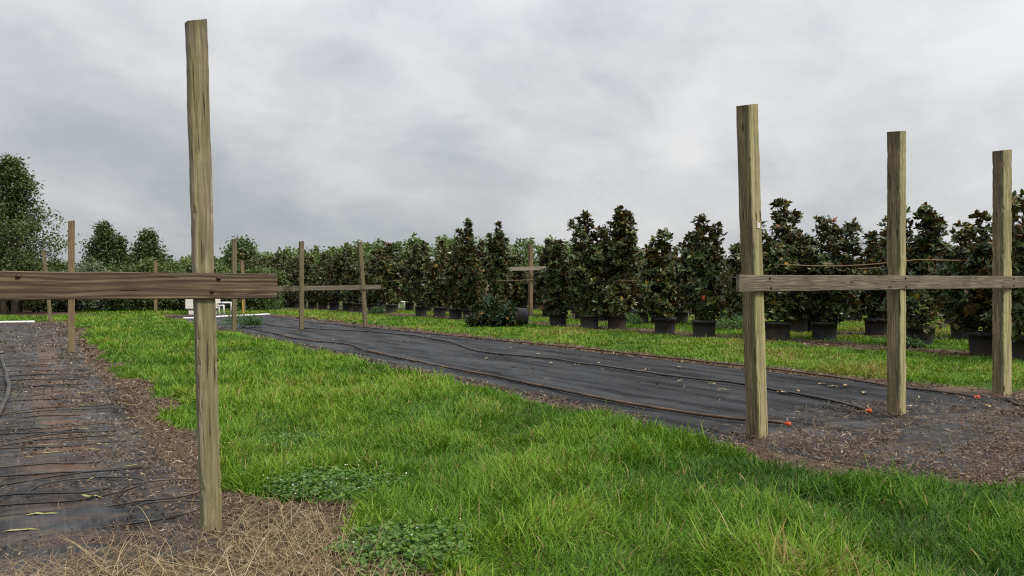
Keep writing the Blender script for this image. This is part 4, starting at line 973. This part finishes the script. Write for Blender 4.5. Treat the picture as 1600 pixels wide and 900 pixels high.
# ---------------------------------------------------------------- sky, sun, camera
SUN_EL, SUN_AZ = math.radians(46), math.radians(152)           # azimuth measured from +Y towards +X
W = bpy.data.worlds.new('World'); S.world = W; W.use_nodes = True
N = NT(W.node_tree); bg = W.node_tree.nodes['Background']
sky = N.n('ShaderNodeTexSky', sky_type='NISHITA'); sky.sun_disc = False; sky.sun_elevation = SUN_EL; sky.sun_rotation = SUN_AZ
gen = N.n('ShaderNodeTexCoord').outputs['Generated']
mp = N.n('ShaderNodeMapping'); N.set(mp.inputs['Vector'], gen); mp.inputs['Rotation'].default_value = (0, 0, YAW)
sep = N.n('ShaderNodeSeparateXYZ'); N.set(sep.inputs[0], mp.outputs[0]); x, y, z = sep.outputs
zc_ = N.math('ADD', N.math('MAXIMUM', z, 0.), .46)
cb = N.n('ShaderNodeCombineXYZ'); N.set(cb.inputs[0], N.math('DIVIDE', x, zc_)); N.set(cb.inputs[1], N.math('DIVIDE', y, zc_)); cb.inputs[2].default_value = 3.7
plane = cb.outputs[0]
warp = N.n('ShaderNodeTexNoise'); N.set(warp.inputs['Vector'], plane); warp.inputs['Scale'].default_value = 1.3; warp.inputs['Detail'].default_value = 3
wp = N.vmath('ADD', plane, N.scale(N.vmath('SUBTRACT', warp.outputs['Color'], (.5, .5, .5)), (.55, .55, 0.)))
big = N.noise(wp, .95, 2, .5); mid = N.noise(N.vmath('ADD', wp, (4.1, 1.7, 0.)), 2.6, 5, .58, .3)
fine = N.noise(N.vmath('ADD', N.scale(gen, (1., 1., 1.9)), (2., 8., 1.)), 8., 6, .6, .4)
f = N.math('ADD', N.math('ADD', N.math('MULTIPLY', big, .50), N.math('MULTIPLY', mid, .36)), N.math('MULTIPLY', fine, .14))
# broad layout: a darker bank to the left and low down, thinner brighter cloud to the right
f = N.math('ADD', N.math('MULTIPLY', N.math('SUBTRACT', f, .5), 1.2), .5)
f = N.math('ADD', f, N.math('ADD', N.math('MULTIPLY', x, .15), .016))
cloud = N.ramp(f, [(.34, (3.3, 3.5, 3.75)), (.44, (3.95, 4.15, 4.38)), (.51, (4.75, 4.9, 5.05)), (.58, (5.65, 5.72, 5.78)), (.68, (6.8, 6.8, 6.8))])
zen = N.math('ADD', .92, N.math('MULTIPLY', N.math('POWER', N.math('MAXIMUM', z, 0.), 2.0), 2.6))
cloud = N.mix(1., cloud, N.n('ShaderNodeCombineColor', i_0=zen, i_1=zen, i_2=zen).outputs[0], 'MULTIPLY')
thin = N.ramp(N.noise(N.vmath('ADD', plane, (9., 2., 5.)), 1.1, 4, .5), [(.5, .96), (.75, .80)])
col = N.mix(thin, sky.outputs[0], cloud)
N.set(bg.inputs['Color'], col); bg.inputs['Strength'].default_value = .07
sl_ = bpy.data.lights.new('sun', 'SUN'); sl_.energy = 1.5; sl_.angle = math.radians(12); sl_.color = (1., .95, .86)
so_ = bpy.data.objects.new('sun', sl_); C.objects.link(so_)
dvec = Vector((math.sin(SUN_AZ) * math.cos(SUN_EL), math.cos(SUN_AZ) * math.cos(SUN_EL), math.sin(SUN_EL)))
so_.rotation_euler = dvec.to_track_quat('Z', 'Y').to_euler(); so_.location = dvec * 40
cam = bpy.data.cameras.new('camera'); cam.sensor_width = 36; cam.lens = 36 * FPX / 1600; cam.clip_end = 3000; cam.clip_start = .05
co_ = bpy.data.objects.new('camera', cam); C.objects.link(co_); co_.location = (0, 0, EYE)
co_.rotation_euler = (math.radians(90) + math.atan((HOR - 450) / FPX), 0, -YAW); S.camera = co_
S.view_settings.view_transform = 'Standard'; S.view_settings.look = 'None'; S.view_settings.gamma = 1; S.view_settings.exposure = 0.78; S.view_settings.use_curve_mapping = False
S.cycles.use_denoising = False; S.cycles.filter_width = 1.15; S.cycles.sample_clamp_indirect = 4; S.cycles.max_bounces = 6; S.cycles.diffuse_bounces = 3; S.cycles.glossy_bounces = 2; S.cycles.transmission_bounces = 3
S.render.film_transparent = False
